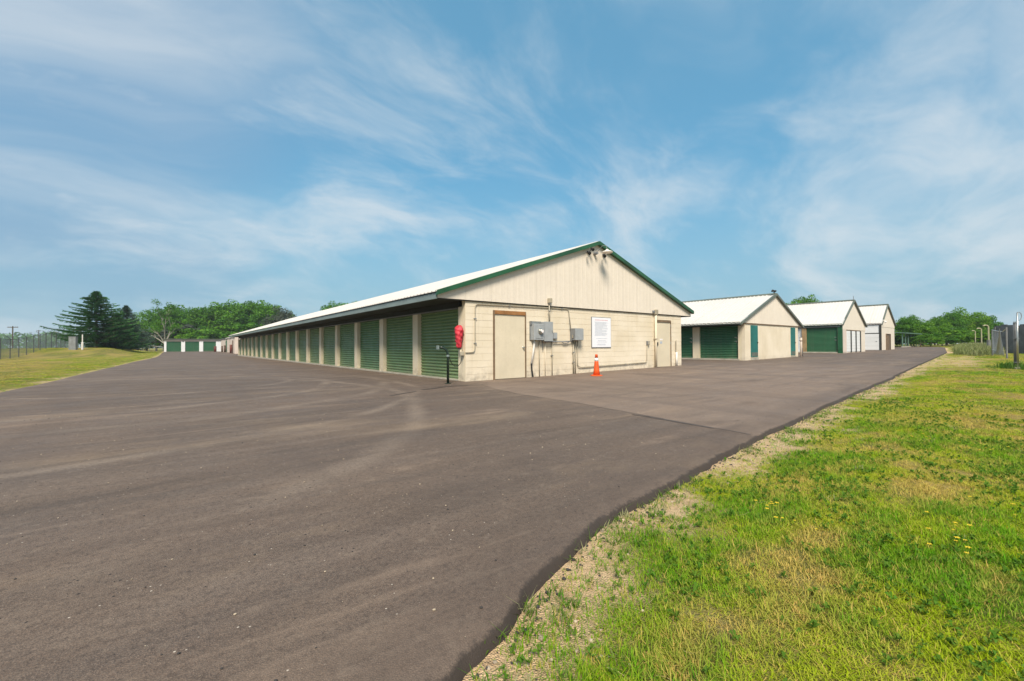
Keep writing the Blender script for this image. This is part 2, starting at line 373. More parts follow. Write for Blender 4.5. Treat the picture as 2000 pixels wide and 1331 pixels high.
V = np.stack([AXs, AY, AZ], -1).reshape(-1, 3)
I = (np.arange(nb-1)[:,None]*na + np.arange(na-1)[None,:]).reshape(-1); F = [tuple(q) for q in np.stack([I, I+1, I+1+na, I+na], -1)]
base = len(V)          # skirt: the broken lip of the mat along the verge and along the left lawn
lip = np.stack([AXs[0], AY[0]-.010-.03*fbm(AXs[0]*6, AXs[0]*0+1, 2), gz(AXs[0], AY[0])-.075], -1)
lipl = np.stack([AXs[:,0]-.03, AY[:,0], gz(AXs[:,0], AY[:,0])-.10], -1)
V = np.concatenate([V, lip, lipl])
for k in range(na-1): F.append((base+k, base+k+1, k+1, k))
for k in range(nb-1): F.append((k*na, (k+1)*na, base+na+k+1, base+na+k))
t = NT('worn_asphalt'); ed = t.attr('edge')
base_c = t.mix(t.rng(t.noise(.16, 4, .55), .35, .68), (.158, .104, .072, 1), (.098, .065, .046, 1))
# tyre-swept arcs and roller lanes: long streaks in two headings
s1 = t.noise(1, 5, .6, t.pos((.11, 1.0, 1), (0, 0, math.radians(7))), .8); s2 = t.noise(1, 5, .62, t.pos((.22, 2.2, 1), (0, 0, math.radians(11))), .9)
base_c = t.mix(t.rng(s1, .44, .60, 0, .72), base_c, (.070, .048, .036, 1))
base_c = t.mix(t.rng(s2, .50, .70, 0, .40), base_c, (.24, .18, .14, 1))
s3 = t.noise(1, 4, .6, t.pos((.30, 4.5, 1), (0, 0, math.radians(4)))); base_c = t.mix(t.rng(s3, .52, .68, 0, .30), base_c, (.07, .055, .048, 1))
# rings left by turning wheels in the mouth of the left drive
def ring(cx, cy, r, w):
    vm = t.n('ShaderNodeVectorMath', operation='DISTANCE'); t.set(vm.inputs[0], t.pos((1, 1, 0))); vm.inputs[1].default_value = (cx, cy, 0)
    d = t.math('ABSOLUTE', t.math('SUBTRACT', t.math('ADD', vm.outputs['Value'], t.math('MULTIPLY', t.noise(.4, 2), .7)), r)); return t.rng(d, 0, w, 1, 0, True)
rm = None
for a in ((-8, 3.5, 5.3, .22), (-8, 3.5, 6.9, .25), (-9, 2.0, 7.9, .2), (-12, 0, 9.8, .25), (-7, 5, 3.6, .2)):
    q = ring(*a); rm = q if rm is None else t.math('MAXIMUM', rm, q)
base_c = t.mix(t.math('MULTIPLY', rm, t.rng(t.noise(.7, 4), .32, .58, 0, .8)), base_c, (.28, .21, .155, 1))
agg = t.n('ShaderNodeTexVoronoi'); agg.inputs['Scale'].default_value = 150; t.set(agg.inputs['Vector'], t.pos())
base_c = t.mix(t.rng(agg.outputs['Distance'], .25, .62, 0, .55), base_c, (.055, .044, .038, 1))
fn = t.noise(240, 3, .7); base_c = t.mix(t.rng(fn, .45, .70, 0, .7), base_c, (.27, .20, .15, 1))
mid_n = t.noise(38, 4, .75); base_c = t.mix(t.rng(mid_n, .48, .68, 0, .65), base_c, (.045, .032, .025, 1)); base_c = t.mix(t.rng(t.noise(11, 5, .75), .52, .75, 0, .35), base_c, (.26, .20, .15, 1))
lane = t.attr('lane'); base_c = t.mix(t.math('MULTIPLY', lane, .26), base_c, (.36, .26, .195, 1))
tn = t.noise(.55, 5, .65, t.pos((.5, 1.3, 1), (0, 0, math.radians(-24)))); base_c = t.mix(t.rng(tn, .54, .72, 0, .42), base_c, (.31, .22, .14, 1))
sp = t.n('ShaderNodeTexVoronoi'); sp.inputs['Scale'].default_value = 21; t.set(sp.inputs['Vector'], t.pos())
spm = t.math('MULTIPLY', t.rng(sp.outputs['Distance'], .10, .055), t.rng(t.noise(3.1, 2), .52, .58)); base_c = t.mix(spm, base_c, (.50, .43, .35, 1))
sq = t.n('ShaderNodeTexVoronoi'); sq.inputs['Scale'].default_value = 15; t.set(sq.inputs['Vector'], t.pos((1.1, .9, 1)))
spk = t.math('MULTIPLY', t.rng(sq.outputs['Distance'], .12, .06), t.rng(t.noise(2.3, 2), .50, .56)); base_c = t.mix(spk, base_c, (.022, .017, .015, 1))
u1 = t.noise(1, 6, .66, t.pos((.22, .9, 1), (0, 0, math.radians(8))), 1.8); base_c = t.mix(t.rng(u1, .52, .70, 0, .45), base_c, (.062, .044, .034, 1))
u2 = t.noise(1, 6, .68, t.pos((.32, 1.4, 1), (0, 0, math.radians(13))), 1.8); base_c = t.mix(t.rng(u2, .56, .74, 0, .38), base_c, (.30, .215, .155, 1))
u3 = t.noise(1, 5, .6, t.pos((1.1, .10, 1), (0, 0, math.radians(-3))), .8); base_c = t.mix(t.rng(u3, .52, .68, 0, .35), base_c, (.085, .062, .05, 1))
# tar-rich dark margin along the free edge of the mat
em = t.math('ADD', ed, t.math('MULTIPLY', t.math('SUBTRACT', t.noise(26, 5, .75), .5), .09))
base_c = t.mix(t.rng(em, -.025, .005, 0, .94, True), base_c, (.026, .021, .018, 1)); base_c = t.mix(t.rng(em, -.7, -.06, 0, .34, True), base_c, (.075, .053, .041, 1))
t.bump(t.math('ADD', t.math('MULTIPLY', agg.outputs['Distance'], .6), fn), .55, .006)
M['asphalt'] = t.fin(base_c, t.rng(t.noise(1.2, 3), .3, .7, .62, .85), spec=.35)
me = mesh_np('asphalt_drive', V, F, 'asphalt', True)
edv = np.concatenate([(E0-AY).reshape(-1), np.zeros(na+nb)+.1]); fattr(me, 'edge', edv)
SEAM = [(-1.45, -8.45), (-1.25, -7.0), (-.95, -5.2), (-.85, -3.4), (-.55, -2.0), (-.2, -1.1), (.4, -.6)]
sx_ = np.interp(AY, [p[1] for p in SEAM], [p[0] for p in SEAM]); lane = sstep(-.03, .05, AXs-sx_)*sstep(26, 8, AXs)*sstep(2, -2, AY)
fattr(me, 'lane', np.concatenate([lane.reshape(-1), np.zeros(na+nb)]))
tag(put('asphalt_drive', me), kind='structure')

# seam where two paving passes meet: a thin uneven ribbon of tar
def ribbon(name, pts, w0, mat, lift=.009, kind='structure'):
    P = [Vector(p) for p in pts]; vs = []; fs = []
    dense = []
    for a, b in zip(P, P[1:]):
        n = max(2, int((b-a).length/.12))
        for i in range(n): dense.append(a.lerp(b, i/n))
    dense.append(P[-1])
    for i, p in enumerate(dense):
        d = (dense[min(i+1, len(dense)-1)]-dense[max(i-1, 0)]).normalized(); nrm = Vector((-d.y, d.x))
        w = w0*(.35+1.1*float(fbm(np.array(p.x*3.), np.array(p.y*3.), 3))); j = .05*(float(fbm(np.array(p.x*1.7+9), np.array(p.y*1.7), 3))-.5)
        for sgn in (-1, 1):
            q = p + nrm*(sgn*w*.5 + j); vs.append((q.x, q.y, float(gz(q.x, q.y))+lift))
    for i in range(len(dense)-1): fs.append((2*i, 2*i+1, 2*i+3, 2*i+2))
    return tag(put(name, mesh_np(name, vs, fs, mat)), kind=kind)
M['tar'] = paint('tar_seam', (.085, .062, .050, 1), .6, .3, 6)
ribbon('asphalt_seam', [(p[0], p[1]) for p in SEAM], .014, 'tar')
ribbon('asphalt_seam', [(-1.42, -8.0), (-1.33, -7.3), (-1.28, -6.7)], .05, 'tar')
ribbon('tar_smear', [(-2.0, -1.3), (-1.2, -.95), (-.6, -1.05)], .13, 'tar'); ribbon('tar_smear', [(-3.1, -2.0), (-2.3, -1.55)], .10, 'tar')

# ------------------------------------------------------------------ storage buildings
H, BW, PITCHY, PW, REC = 2.4, 11.594, 3.1273, .40, .17
ND = 18; BL = ND*PITCHY + PW
RX, RZ, EXL, EXR = 5.75, 4.86, -.97, 12.34
SLOPE = (RZ-2.55)/(RX-EXL)
def roofz(x): return RZ - SLOPE*abs(x-RX)

def curtain_mesh(w, h, mat, pitch=.10, depth=.04):
    """ribbed roller curtain in the XZ plane facing -Y"""
    n = int(round(h/pitch)); p = h/n; m = MB(); prof = []
    for i in range(n):
        for fz, fy in ((.0, 0), (.12, -.2), (.30, -.9), (.52, -1), (.74, -.85), (.90, -.1)): prof.append(((i+fz)*p, fy*depth))
    prof.append((h, 0)); b = 0
    for z, y in prof: m.v += [(0, y, z), (w, y, z)]
    for i in range(len(prof)-1): m.f.append((2*i, 2*i+1, 2*i+3, 2*i+2))
    me = m.mesh('roller_door', mat)
    for po in me.polygons:
        if po.normal.y > 0: po.flip()
    return me
def roller_door(parent, x, y, z, w, h, mat, rz=0, latch=True, cache={}, latches=1):
    key = (round(w, 3), round(h, 3), mat)
    if key not in cache:
        cache[key] = (curtain_mesh(w, h, mat), MB().box(.02, w-.02, -.028, .01, -.02, .05).mesh('bottom_bar', mat), MB().box(0, .13, -.045, -.016, 0, .035).box(.10, .13, -.06, -.04, -.05, .05).mesh('latch', 'chrome'))
    c = cache[key]; d = put('roller_door', c[0], parent, (x, y, z), rz)
    put('bottom_bar', c[1], d)
    for k in range(latches if latch else 0): put('latch', c[2], d, (w-.24, 0, .95+.22*k))
    return d
def siding(parent, x0, x1, zb, ztop, y, mat, name='siding_panel', pw=.914, rib=.2286, dep=.018):
    """ribbed steel sheets cut to the slope of the gable"""
    n = int(math.ceil((x1-x0)/pw)); offs = ((0, 0), (.40*rib, 0), (.5*rib, -dep), (.7*rib, -dep), (.8*rib, 0))
    for i in range(n):
        a = x0+i*pw; b = min(a+pw-.003, x1); px = sorted({round(v, 4) for v in [a, b] + [a+k*rib+o for k in range(4) for o, _ in offs if a < a+k*rib+o < b] + [k for k in (RX,) if a < k < b]})
        def yo(v):
            q = (v-a) % rib
            for (o1, d1), (o2, d2) in zip(offs, offs[1:]+((rib, 0),)):
                if o1-1e-6 <= q <= o2+1e-6: return d1+(d2-d1)*(q-o1)/(o2-o1)
            return 0
        m = MB()
        for v in px: m.v += [(v, y+yo(v), zb), (v, y+yo(v), max(zb+.005, ztop(v)))]
        k = len(px)
        for j in range(k-1): m.f.append((2*j, 2*j+2, 2*j+3, 2*j+1))
        for v in px: m.v += [(v, y+.03, zb)]
        for j in range(k-1): m.f.append((2*k+j, 2*k+j+1, 2*j+2, 2*j))
        me = m.mesh(name, mat)
        for po in me.polygons:
            if abs(po.normal.z) < .5 and po.normal.y > 0: po.flip()
        put(name, me, parent)
def roof_panel_mesh(xe, ze, xr, zr, w, mat='roof', rib=.2286, dep=.032):
    """one ribbed sheet from eave to ridge, running w metres along Y"""
    offs = ((0, 0), (.06*rib, 0), (.10*rib, dep), (.26*rib, dep), (.30*rib, 0)); m = MB(); px = []
    for k in range(int(math.ceil(w/rib))):
        for o, d in offs:
            if k*rib+o < w: px.append((k*rib+o, d))
    px.append((w-.001, 0))
    for yv, d in px:
        for lo in (0, -.014): m.v += [(xe, yv, ze+d+lo), (xr, yv, zr+d+lo)]
    for j in range(len(px)-1):
        a, b = 4*j, 4*j+4; m.f += [(a, b, b+1, a+1), (a+2, a+3, b+3, b+2), (a, a+2, b+2, b)]
    me = m.mesh('roof_panel', mat); return me
def rake(parent, x0, z0, x1, z1, y0, y1, h, mat, name='rake_trim'):
    return MB().hexa([(x0,y0,z0-h),(x1,y0,z1-h),(x1,y1,z1-h),(x0,y1,z0-h),(x0,y0,z0),(x1,y0,z1),(x1,y1,z1),(x0,y1,z0)]).obj(name, mat, parent)
def man_door(parent, x0, x1, z0, zs, zt, frame, slab, name='entry_door', hinge_left=True, knob=True, y=0.0, header=None):
    f = .032; d = MB().box(x0+f, x1-f, y-.022, y+.02, z0+.02, zs).obj(name, slab, parent, bevel=.004)
    MB().box(x0, x0+f, y-.05, y+.05, z0, zt).box(x1-f, x1, y-.05, y+.05, z0, zt).obj('door_frame', frame, d)
    MB().box(x0+f, x1-f, y-.055, y+.05, zs+.004, zt).obj('door_header', header or frame, d)
    hx = x0+f if hinge_left else x1-f
    for hz in (.25, 1.0, 1.75): MB().tube([(hx, y-.035, z0+hz), (hx, y-.035, z0+hz+.11)], .013, 6).obj('hinge', 'box_dark', d)
    kx = x1-f-.08 if hinge_left else x0+f+.08
    if knob: MB().tube([(kx, y-.02, z0+.98), (kx, y-.05, z0+.98), (kx, y-.055, z0+.98), (kx, y-.09, z0+.98)], [.042, .018, .036, .030], 10).obj('door_knob', 'chrome', d)
    return d

b1 = thing('storage_building', 'long cream block storage building with green rake trim, its gable end behind the orange cone', 'storage building')
# core walls sit behind the blocks
MB().box(.30, BW-.004, .008, .20, -.1, H-.004).box(BW-.2, BW, .2, BL, -.1, H-.004).box(.3, BW-.2, BL-.2, BL, -.1, H-.004).obj('core_wall', 'block', b1)
MB().box(REC+.05, REC+.12, .2, BL-.2, -.1, H-.004).obj('rear_partition', 'dark', b1)
# concrete blocks of the gable wall
openings = [(.99, 2.27, 2.13), (9.55, 10.70, 2.13)]
bw_, bh = BW/29, .2; bcache = {}
for c in range(12):
    z0 = c*bh; cuts = sorted({0.0, BW} | {round(k*bw_ + (bw_/2 if c % 2 else 0), 4) for k in range(1, 29)} | {v for a, b_, t_ in openings if z0 < t_-.05 for v in (a, b_)})
    for a, b_ in zip(cuts, cuts[1:]):
        mid = (a+b_)/2; ztop = z0+bh
        skip = False; zlow = z0
        for oa, ob, ot in openings:
            if oa < mid < ob:
                if ztop <= ot+.001: skip = True
                elif z0 < ot: zlow = ot
        if skip or b_-a < .03: continue
        wd = round(b_-a, 3); hh = round(ztop-zlow, 3); key = (wd, hh)
        if key not in bcache:
            g = .0018; e = .0035; m = MB()
            m.hexa([(g,0,g),(wd-g,0,g),(wd-g,.03,g),(g,.03,g),(g,0,hh-g),(wd-g,0,hh-g),(wd-g,.03,hh-g),(g,.03,hh-g)])
            for i in (0, 1, 4, 5): x_, y_, z_ = m.v[i]; m.v[i] = (x_+(e if i in (0, 4) else -e), -.0, z_+(e if i in (0, 1) else -e))
            m.v += [(g,.006,g),(wd-g,.006,g),(wd-g,.006,hh-g),(g,.006,hh-g)]
            m.f = [(0,1,5,4),(0,8,9,1),(1,9,10,5),(5,10,11,4),(4,11,8,0)]
            bcache[key] = m.mesh('concrete_block', 'block')
        put('concrete_block', bcache[key], b1, (a, -random.random()**2*.004, zlow))
# pillars between the doors
pm = MB().box(0, REC+.05, 0, PW, -.1, H-.20)
pme = pm.mesh('pillar', 'block_b')
for k in range(1, ND+1): put('pillar', pme, b1, (random.uniform(-.006, .004), k*PITCHY, -.0022*k*PITCHY*.9))
cp = MB().box(0, REC+.12, .008, PW, -.1, H-.20).box(0, .30, .008, .18, H-.20, H-.004).obj('pillar', 'block_b', b1)
dm_w = PITCHY-PW
for k in range(ND):
    roller_door(b1, REC, (k+1)*PITCHY, .04-.0022*k*PITCHY, dm_w, 2.15, 'green', rz=-math.pi/2, latch=True)
MB().box(-.03, REC+.06, PW-.05, BL, -.16, .035).obj('door_sill', 'concrete', b1)
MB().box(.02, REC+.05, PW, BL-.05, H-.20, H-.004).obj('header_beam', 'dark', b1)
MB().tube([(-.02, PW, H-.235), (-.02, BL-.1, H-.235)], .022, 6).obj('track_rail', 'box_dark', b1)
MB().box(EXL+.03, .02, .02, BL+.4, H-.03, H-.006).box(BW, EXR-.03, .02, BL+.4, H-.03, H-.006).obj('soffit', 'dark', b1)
MB().box(EXL-.012, EXL+.028, -.05, BL+.45, H-.045, H+.115).obj('fascia', 'fascia', b1)
MB().box(EXR-.028, EXR+.012, -.05, BL+.45, H-.045, H+.115).obj('fascia', 'fascia', b1)
MB().box(EXL+.03, EXR-.03, -.045, -.004, H-.05, H-.012).obj('soffit_shadow_strip', 'dark', b1)  # dark strip paints in the shadow line under the projecting gable
siding(b1, EXL+.03, EXR-.03, H-.02, lambda v: roofz(v)-.035, -.062, 'siding', dep=.0028)
NP = 63; pwid = (BL+.6+.15)/NP
rp = roof_panel_mesh(EXL-.05, roofz(EXL-.05), RX, RZ, pwid); rp2 = roof_panel_mesh(EXR+.05, roofz(EXR+.05), RX, RZ, pwid)
for k in range(NP): put('roof_panel', rp, b1, (0, -.15+k*pwid, .02))
MB().hexa([(RX+.01,-.15,RZ-.01),(EXR+.05,-.15,roofz(EXR+.05)-.01),(EXR+.05,BL+.6,roofz(EXR+.05)-.01),(RX+.01,BL+.6,RZ-.01),
           (RX+.01,-.15,RZ+.02),(EXR+.05,-.15,roofz(EXR+.05)+.02),(EXR+.05,BL+.6,roofz(EXR+.05)+.02),(RX+.01,BL+.6,RZ+.02)]).obj('roof_slope', 'roof', b1)
MB().hexa([(RX-.16,-.1,RZ-.02),(RX+.16,-.1,RZ-.02),(RX+.16,BL+.6,RZ-.02),(RX-.16,BL+.6,RZ-.02),(RX-.02,-.1,RZ+.065),(RX+.02,-.1,RZ+.065),(RX+.02,BL+.6,RZ+.065),(RX-.02,BL+.6,RZ+.065)]).obj('ridge_cap', 'roof', b1)
rake(b1, EXL-.03, roofz(EXL-.03)+.045, RX, RZ+.055, -.20, -.07, .135, 'trim_green'); rake(b1, RX, RZ+.055, EXR+.05, roofz(EXR+.05)+.04, -.20, -.07, .135, 'trim_green')
man_door(b1, .99, 2.27, .0, 2.01, 2.125, 'wood2', 'door_cream', header='wood')
d2 = man_door(b1, 9.56, 10.70, .08, 2.03, 2.125, 'wood2', 'door_cream', hinge_left=False, knob=False)
MB().box(9.62, 9.68, -.06, -.02, 1.02, 1.16).obj('lock_plate', 'black', d2)
MB().box(9.86, 10.02, -.028, -.02, 1.10, 1.20).obj('door_plate', 'print_grey', d2); MB().box(9.84, 10.06, -.028, -.02, 1.25, 1.31).obj('door_sticker', 'reflect', d2)

def gable_hall(name, label, X0, width, z0, wall_h, ridge_dx, ridge_z, ovl, ovr, length, trim, fascia, slope_mat='roof', wallm='siding', pan=.95):
    """smaller hall; local origin at its near left corner"""
    b = thing(name, label, 'storage building', (X0, 0, z0))
    sl = (ridge_z-wall_h)/(ridge_dx+ovl); sr = (ridge_z-wall_h)/(width+ovr-ridge_dx)
    rz_ = lambda x: ridge_z - (sl*(ridge_dx-x) if x < ridge_dx else sr*(x-ridge_dx))
    n = int(length/pan); pmh = roof_panel_mesh(-ovl-.06, rz_(-ovl-.06), ridge_dx, ridge_z, pan)
    for k in range(n): put('roof_panel', pmh, b, (0, -.12+k*pan, .02))
    L = n*pan-.12; xe = width+ovr+.05; ze = rz_(xe)
    MB().hexa([(ridge_dx+.01,-.12,ridge_z-.02),(xe,-.12,ze-.02),(xe,L,ze-.02),(ridge_dx+.01,L,ridge_z-.02),(ridge_dx+.01,-.12,ridge_z+.02),(xe,-.12,ze+.02),(xe,L,ze+.02),(ridge_dx+.01,L,ridge_z+.02)]).obj('roof_slope', slope_mat, b)
    MB().hexa([(ridge_dx-.14,-.1,ridge_z-.01),(ridge_dx+.14,-.1,ridge_z-.01),(ridge_dx+.14,L,ridge_z-.01),(ridge_dx-.14,L,ridge_z-.01),(ridge_dx-.05,-.1,ridge_z+.085),(ridge_dx+.05,-.1,ridge_z+.085),(ridge_dx+.05,L,ridge_z+.085),(ridge_dx-.05,L,ridge_z+.085)]).obj('ridge_cap', trim, b)
    rake(b, -ovl-.04, rz_(-ovl-.04)+.05, ridge_dx, ridge_z+.06, -.16, -.05, .13, trim); rake(b, ridge_dx, ridge_z+.06, xe, ze+.05, -.16, -.05, .13, trim)
    MB().box(-ovl-.02, -ovl+.02, -.04, L, wall_h-.08, wall_h+.06).obj('fascia', fascia, b)
    MB().box(width-.18, width, .18, L-.3, -.2, wall_h).box(.3, width-.18, L-.5, L-.3, -.2, wall_h).obj('core_wall', wallm, b)
    return b, rz_, L

# second hall: teal doors
b2, rz2, L2 = gable_hall('storage_building', 'cream gabled hall with two narrow teal doors, just right of the long building', 18.1, 7.85, .20, 2.02, 4.1, 3.90, .70, .62, 44, 'trim_grey', 'trim_grey')
MB().box(0, 7.85, .0, .18, -.2, 2.03).obj('front_wall', 'block', b2)
siding(b2, -.66, 8.45, 2.05, lambda v: rz2(v)-.04, -.03, 'siding', pw=.914, dep=.008)
MB().box(.02, 7.84, -.05, -.004, 2.00, 2.045).obj('sill_strip', 'wood2', b2)
for xa, xb in ((.70, 1.60), (6.58, 7.32)):
    d = MB().box(xa, xb, -.028, .01, .14, 1.93).obj('entry_door', 'teal', b2, bevel=.004)
    MB().tube([(xb-.1, -.03, .95), (xb-.1, -.08, .95)], [.03, .026], 8).obj('door_knob', 'black', d)
    MB().box(xa-.01, xb+.01, -.06, .0, -.05, .10).obj('threshold', 'concrete', d)
    MB().box(xa+.04, xb-.04, -.032, -.0285, .18, .40).obj('kick_plate', 'trim_grey', d)
def side_wall(b, L, doors, head, depth, wall_h, wallm, z=0.0, fw_=.182):
    """left face (facing -X): list of (y0, y1, material) doors, wall between"""
    y = 0.0
    for i, (a, e, mt, hh) in enumerate(doors):
        if a > y+.01: MB().box(.0, depth+.06, y+(fw_ if y == 0 else 0), a, -.2, wall_h-.12).obj('pillar', wallm, b)
        roller_door(b, depth, e, .06, e-a, hh, mt, rz=-math.pi/2, latches=2); y = e
    MB().box(.0, depth+.06, y, L-.4, -.2, wall_h-.12).obj('pillar', wallm, b)
    MB().box(-.03, depth+.03, .3, L-.4, -.2, .05).obj('door_sill', 'concrete', b)
    MB().box(.03, depth+.05, .2, L-.4, wall_h-.12, wall_h+.02).obj('header_beam', 'dark', b)
side_wall(b2, L2, [(.37, 2.62, 'green2', 1.86)] + [(3.04+k*2.67, 3.04+k*2.67+2.25, 'green2', 1.86) for k in range(14)], 0, .14, 2.02, 'block_b')
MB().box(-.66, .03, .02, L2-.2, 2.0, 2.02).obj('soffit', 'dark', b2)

# third hall: row of white doors in the gable
b3, rz3, L3 = gable_hall('storage_building', 'tall gabled hall with three white panel doors in its gable end', 35.4, 6.75, .36, 2.28, 3.2, 4.38, .12, .10, 36, 'trim_grey', 'trim_green')
MB().box(0, 6.75, .0, .16, -.2, 1.86).box(0, 6.75, .02, .16, 1.86, 2.28).obj('front_wall', 'siding', b3)
siding(b3, -.05, 6.80, 1.86, lambda v: rz3(v)-.04, -.022, 'siding', dep=.006)
MB().box(.12, 1.12, -.03, -.002, .04, 1.84).obj('entry_door', 'pinkwall', b3)
MB().box(1.12, 5.22, -.045, -.003, 1.80, 1.87).obj('door_track', 'wood2', b3)
for k, xa in enumerate((1.2, 2.62, 3.98)):
    d = put('panel_door', None, b3)
    for j in range(7): MB().box(xa, xa+1.02, -.03, -.004, .06+j*.247, .06+j*.247+.235).obj('door_panel', 'white', d)
    MB().box(xa+1.04, xa+1.32, -.05, -.002, .0, 1.80).obj('door_post', 'dark', d)
MB().box(-.03, .06, -.05, .26, -.1, 2.2).obj('corner_trim', 'trim_green', b3)
side_wall(b3, L3, [(.28, 2.46, 'green2', 1.98), (2.80, 4.6, 'white', 1.98)] + [(5.1+k*2.7, 7.3+k*2.7, 'green2', 1.98) for k in range(8)], 0, .14, 2.28, 'tanwood')
MB().box(-.05, .0, .1, L3-.4, 2.08, 2.16).obj('door_track', 'fascia', b3)
MB().tube([(3.15, -.05, 4.4), (3.15, -.05, 4.75)], .02, 6).obj('finial', 'box_dark', b3)

# fourth hall: white garage door on its side
b4, rz4, L4 = gable_hall('storage_building', 'farthest gabled hall with a white garage door on its side and brown gable door', 47.9, 5.6, .42, 2.62, 2.45, 4.62, .05, .06, 24, 'trim_grey', 'dark')
MB().box(0, 5.6, .0, .16, -.2, 2.62).obj('front_wall', 'siding', b4)
siding(b4, 0.0, 5.6, 2.3, lambda v: rz4(v)-.04, -.022, 'siding', dep=.006)
d = MB().box(1.92, 3.62, -.02, .0, .02, 1.60).obj('entry_door', 'dark', b4)
for xa in (1.98, 2.68): MB().box(xa, xa+.55, -.04, -.02, .02, 1.52).obj('door_leaf', 'wood2', d)
MB().box(1.84, 1.92, -.06, .0, .0, 1.66).box(3.62, 3.7, -.06, .0, .0, 1.66).box(1.92, 3.62, -.06, .0, 1.6, 1.66).obj('door_frame', 'wood2', d)
MB().box(.0, .16, .16, L4-.4, -.2, 2.5).obj('side_wall', 'white', b4)
d = put('garage_door', None, b4)
for j in range(4): MB().box(-.03, -.002, .16, 3.0, .04+j*.40, .04+j*.40+.39).obj('door_panel', 'white', d)
MB().box(-.05, -.032, .3, .42, .86, .90).obj('handle', 'box_dark', d)
MB().box(-.04, -.002, .1, 3.1, 1.64, 1.72).box(-.05, .05, -.03, .14, -.1, 2.55).obj('dark_trim', 'dark', b4)

# ------------------------------------------------------------------ far left: low white rows of lock-ups
D0 = -8.25; DY = 97.0; dz = float(gz(-4, DY))
bd = thing('storage_building', 'low white lock-up row with three dark green doors facing the far end of the drive', 'storage building', (D0, DY, dz))
DW = 9.6
MB().box(0, DW, .16, 6, -.3, 2.42).obj('front_wall', 'pinkwall', bd)
cuts = [(0, .36), (2.65, 3.27), (5.55, 6.2), (8.35, DW)]
for a, b_ in cuts: MB().box(a, b_, 0, .16, -.3, 2.05).obj('pillar', 'white', bd)
MB().box(0, DW, -.01, .16, 2.05, 2.40).obj('header_beam', 'pinkwall', bd)
for a, b_ in ((.36, 2.65), (3.27, 5.55), (6.2, 8.35)): roller_door(bd, a, .14, .06, b_-a, 1.98, 'green2')
MB().box(-.25, DW+.2, -.3, 6.3, 2.42, 2.56).obj('roof', 'trim_grey', bd, bevel=.02)
MB().box(2.85, 3.02, -.06, -.0, 1.95, 2.1).obj('wall_lamp', 'dark', bd)

cz_ = float(gz(.5, 72))
bc = thing('storage_building', 'pale windowless lock-up block standing behind the far end of the long building', 'storage building', (.45, 65.5, cz_))
MB().box(0, 8, 0, 12.2, -.4, 2.38).obj('side_wall', 'pinkwall', bc)
MB().box(-.02, .03, 12.35, 14.6, -.3, 2.05).obj('roller_door', 'green2', bc)
MB().box(.04, 8, 12.2, 14.7, -.4, 2.32).box(0, 8, 14.7, 24.5, -.4, 2.32).obj('rear_wall', 'pinkwall', bc)
for k in range(9): MB().box(-.12, 8.1, k*2.72+.1, k*2.72+2.8, 2.34+.05*(k % 2), 2.46+.05*(k % 2)).obj('roof_panel', 'trim_grey' if k > 4 else 'roof', bc)

# ------------------------------------------------------------------ fittings on and by the gable wall
def fit(name, label, cat, x, z, y=-.0, group=None): return thing(name, label, cat, (x, y, z), 0, group)
e = fit('electric_meter_box', 'pale grey meter cabinet with round dial, left of the grey breaker panel', 'meter box', 2.48, 1.22)
MB().box(0, .44, -.20, -.012, 0, .53).obj('cabinet', 'box_grey', e, bevel=.012)
MB().box(-.04, .46, -.03, -.008, .0, .62).obj('back_plate', 'galv', e)
MB().box(-.03, .0, -.10, -.03, .50, .62).obj('side_bracket', 'box_dark', e)
mt = MB(); mt.tube([(.27, -.20, .29), (.27, -.225, .29), (.27, -.23, .29), (.27, -.29, .29), (.27, -.305, .29)], [.10, .10, .075, .075, .055], 20); mt.obj('meter_dial', 'chrome', e)
MB().tube([(.27, -.30, .29), (.27, -.309, .29)], .052, 16).obj('dial_face', 'reflect', e)
MB().box(.06, .38, -.205, -.2, .05, .065).obj('cover_seam', 'box_dark', e)
e = fit('breaker_panel', 'tall plain grey breaker panel directly right of the round meter dial', 'electrical panel', 2.95, 1.19)
MB().box(0, .37, -.17, -.012, 0, .64).obj('cabinet', 'box_grey', e, bevel=.01)
MB().box(-.005, .385, -.185, -.172, -.005, .645).obj('door_panel', 'box_grey', e, bevel=.004)
MB().box(.33, .355, -.20, -.185, .28, .36).obj('latch', 'chrome', e)
e = fit('junction_box', 'small grey junction box on the wall between breaker panel and disconnect box', 'junction box', 3.40, 1.26)
MB().box(0, .21, -.11, -.012, 0, .22).obj('housing', 'box_dark', e, bevel=.008)
MB().box(.015, .195, -.12, -.112, .015, .205).obj('cover', 'box_grey', e, bevel=.003)
MB().tube([(.26, -.012, .12), (.26, -.03, .12)], .012, 8).obj('bolt', 'black', e)
e = fit('disconnect_box', 'boxy grey disconnect switch cabinet nearest the notice board', 'electrical box', 4.32, 1.22)
MB().box(0, .42, -.25, -.012, 0, .42).obj('cabinet', 'box_dark', e, bevel=.01)
MB().box(.01, .43, -.262, -.252, .01, .41).obj('cover', 'box_grey', e, bevel=.003)
MB().box(-.03, 0, -.19, -.14, .08, .19).obj('switch_handle', 'chrome', e)
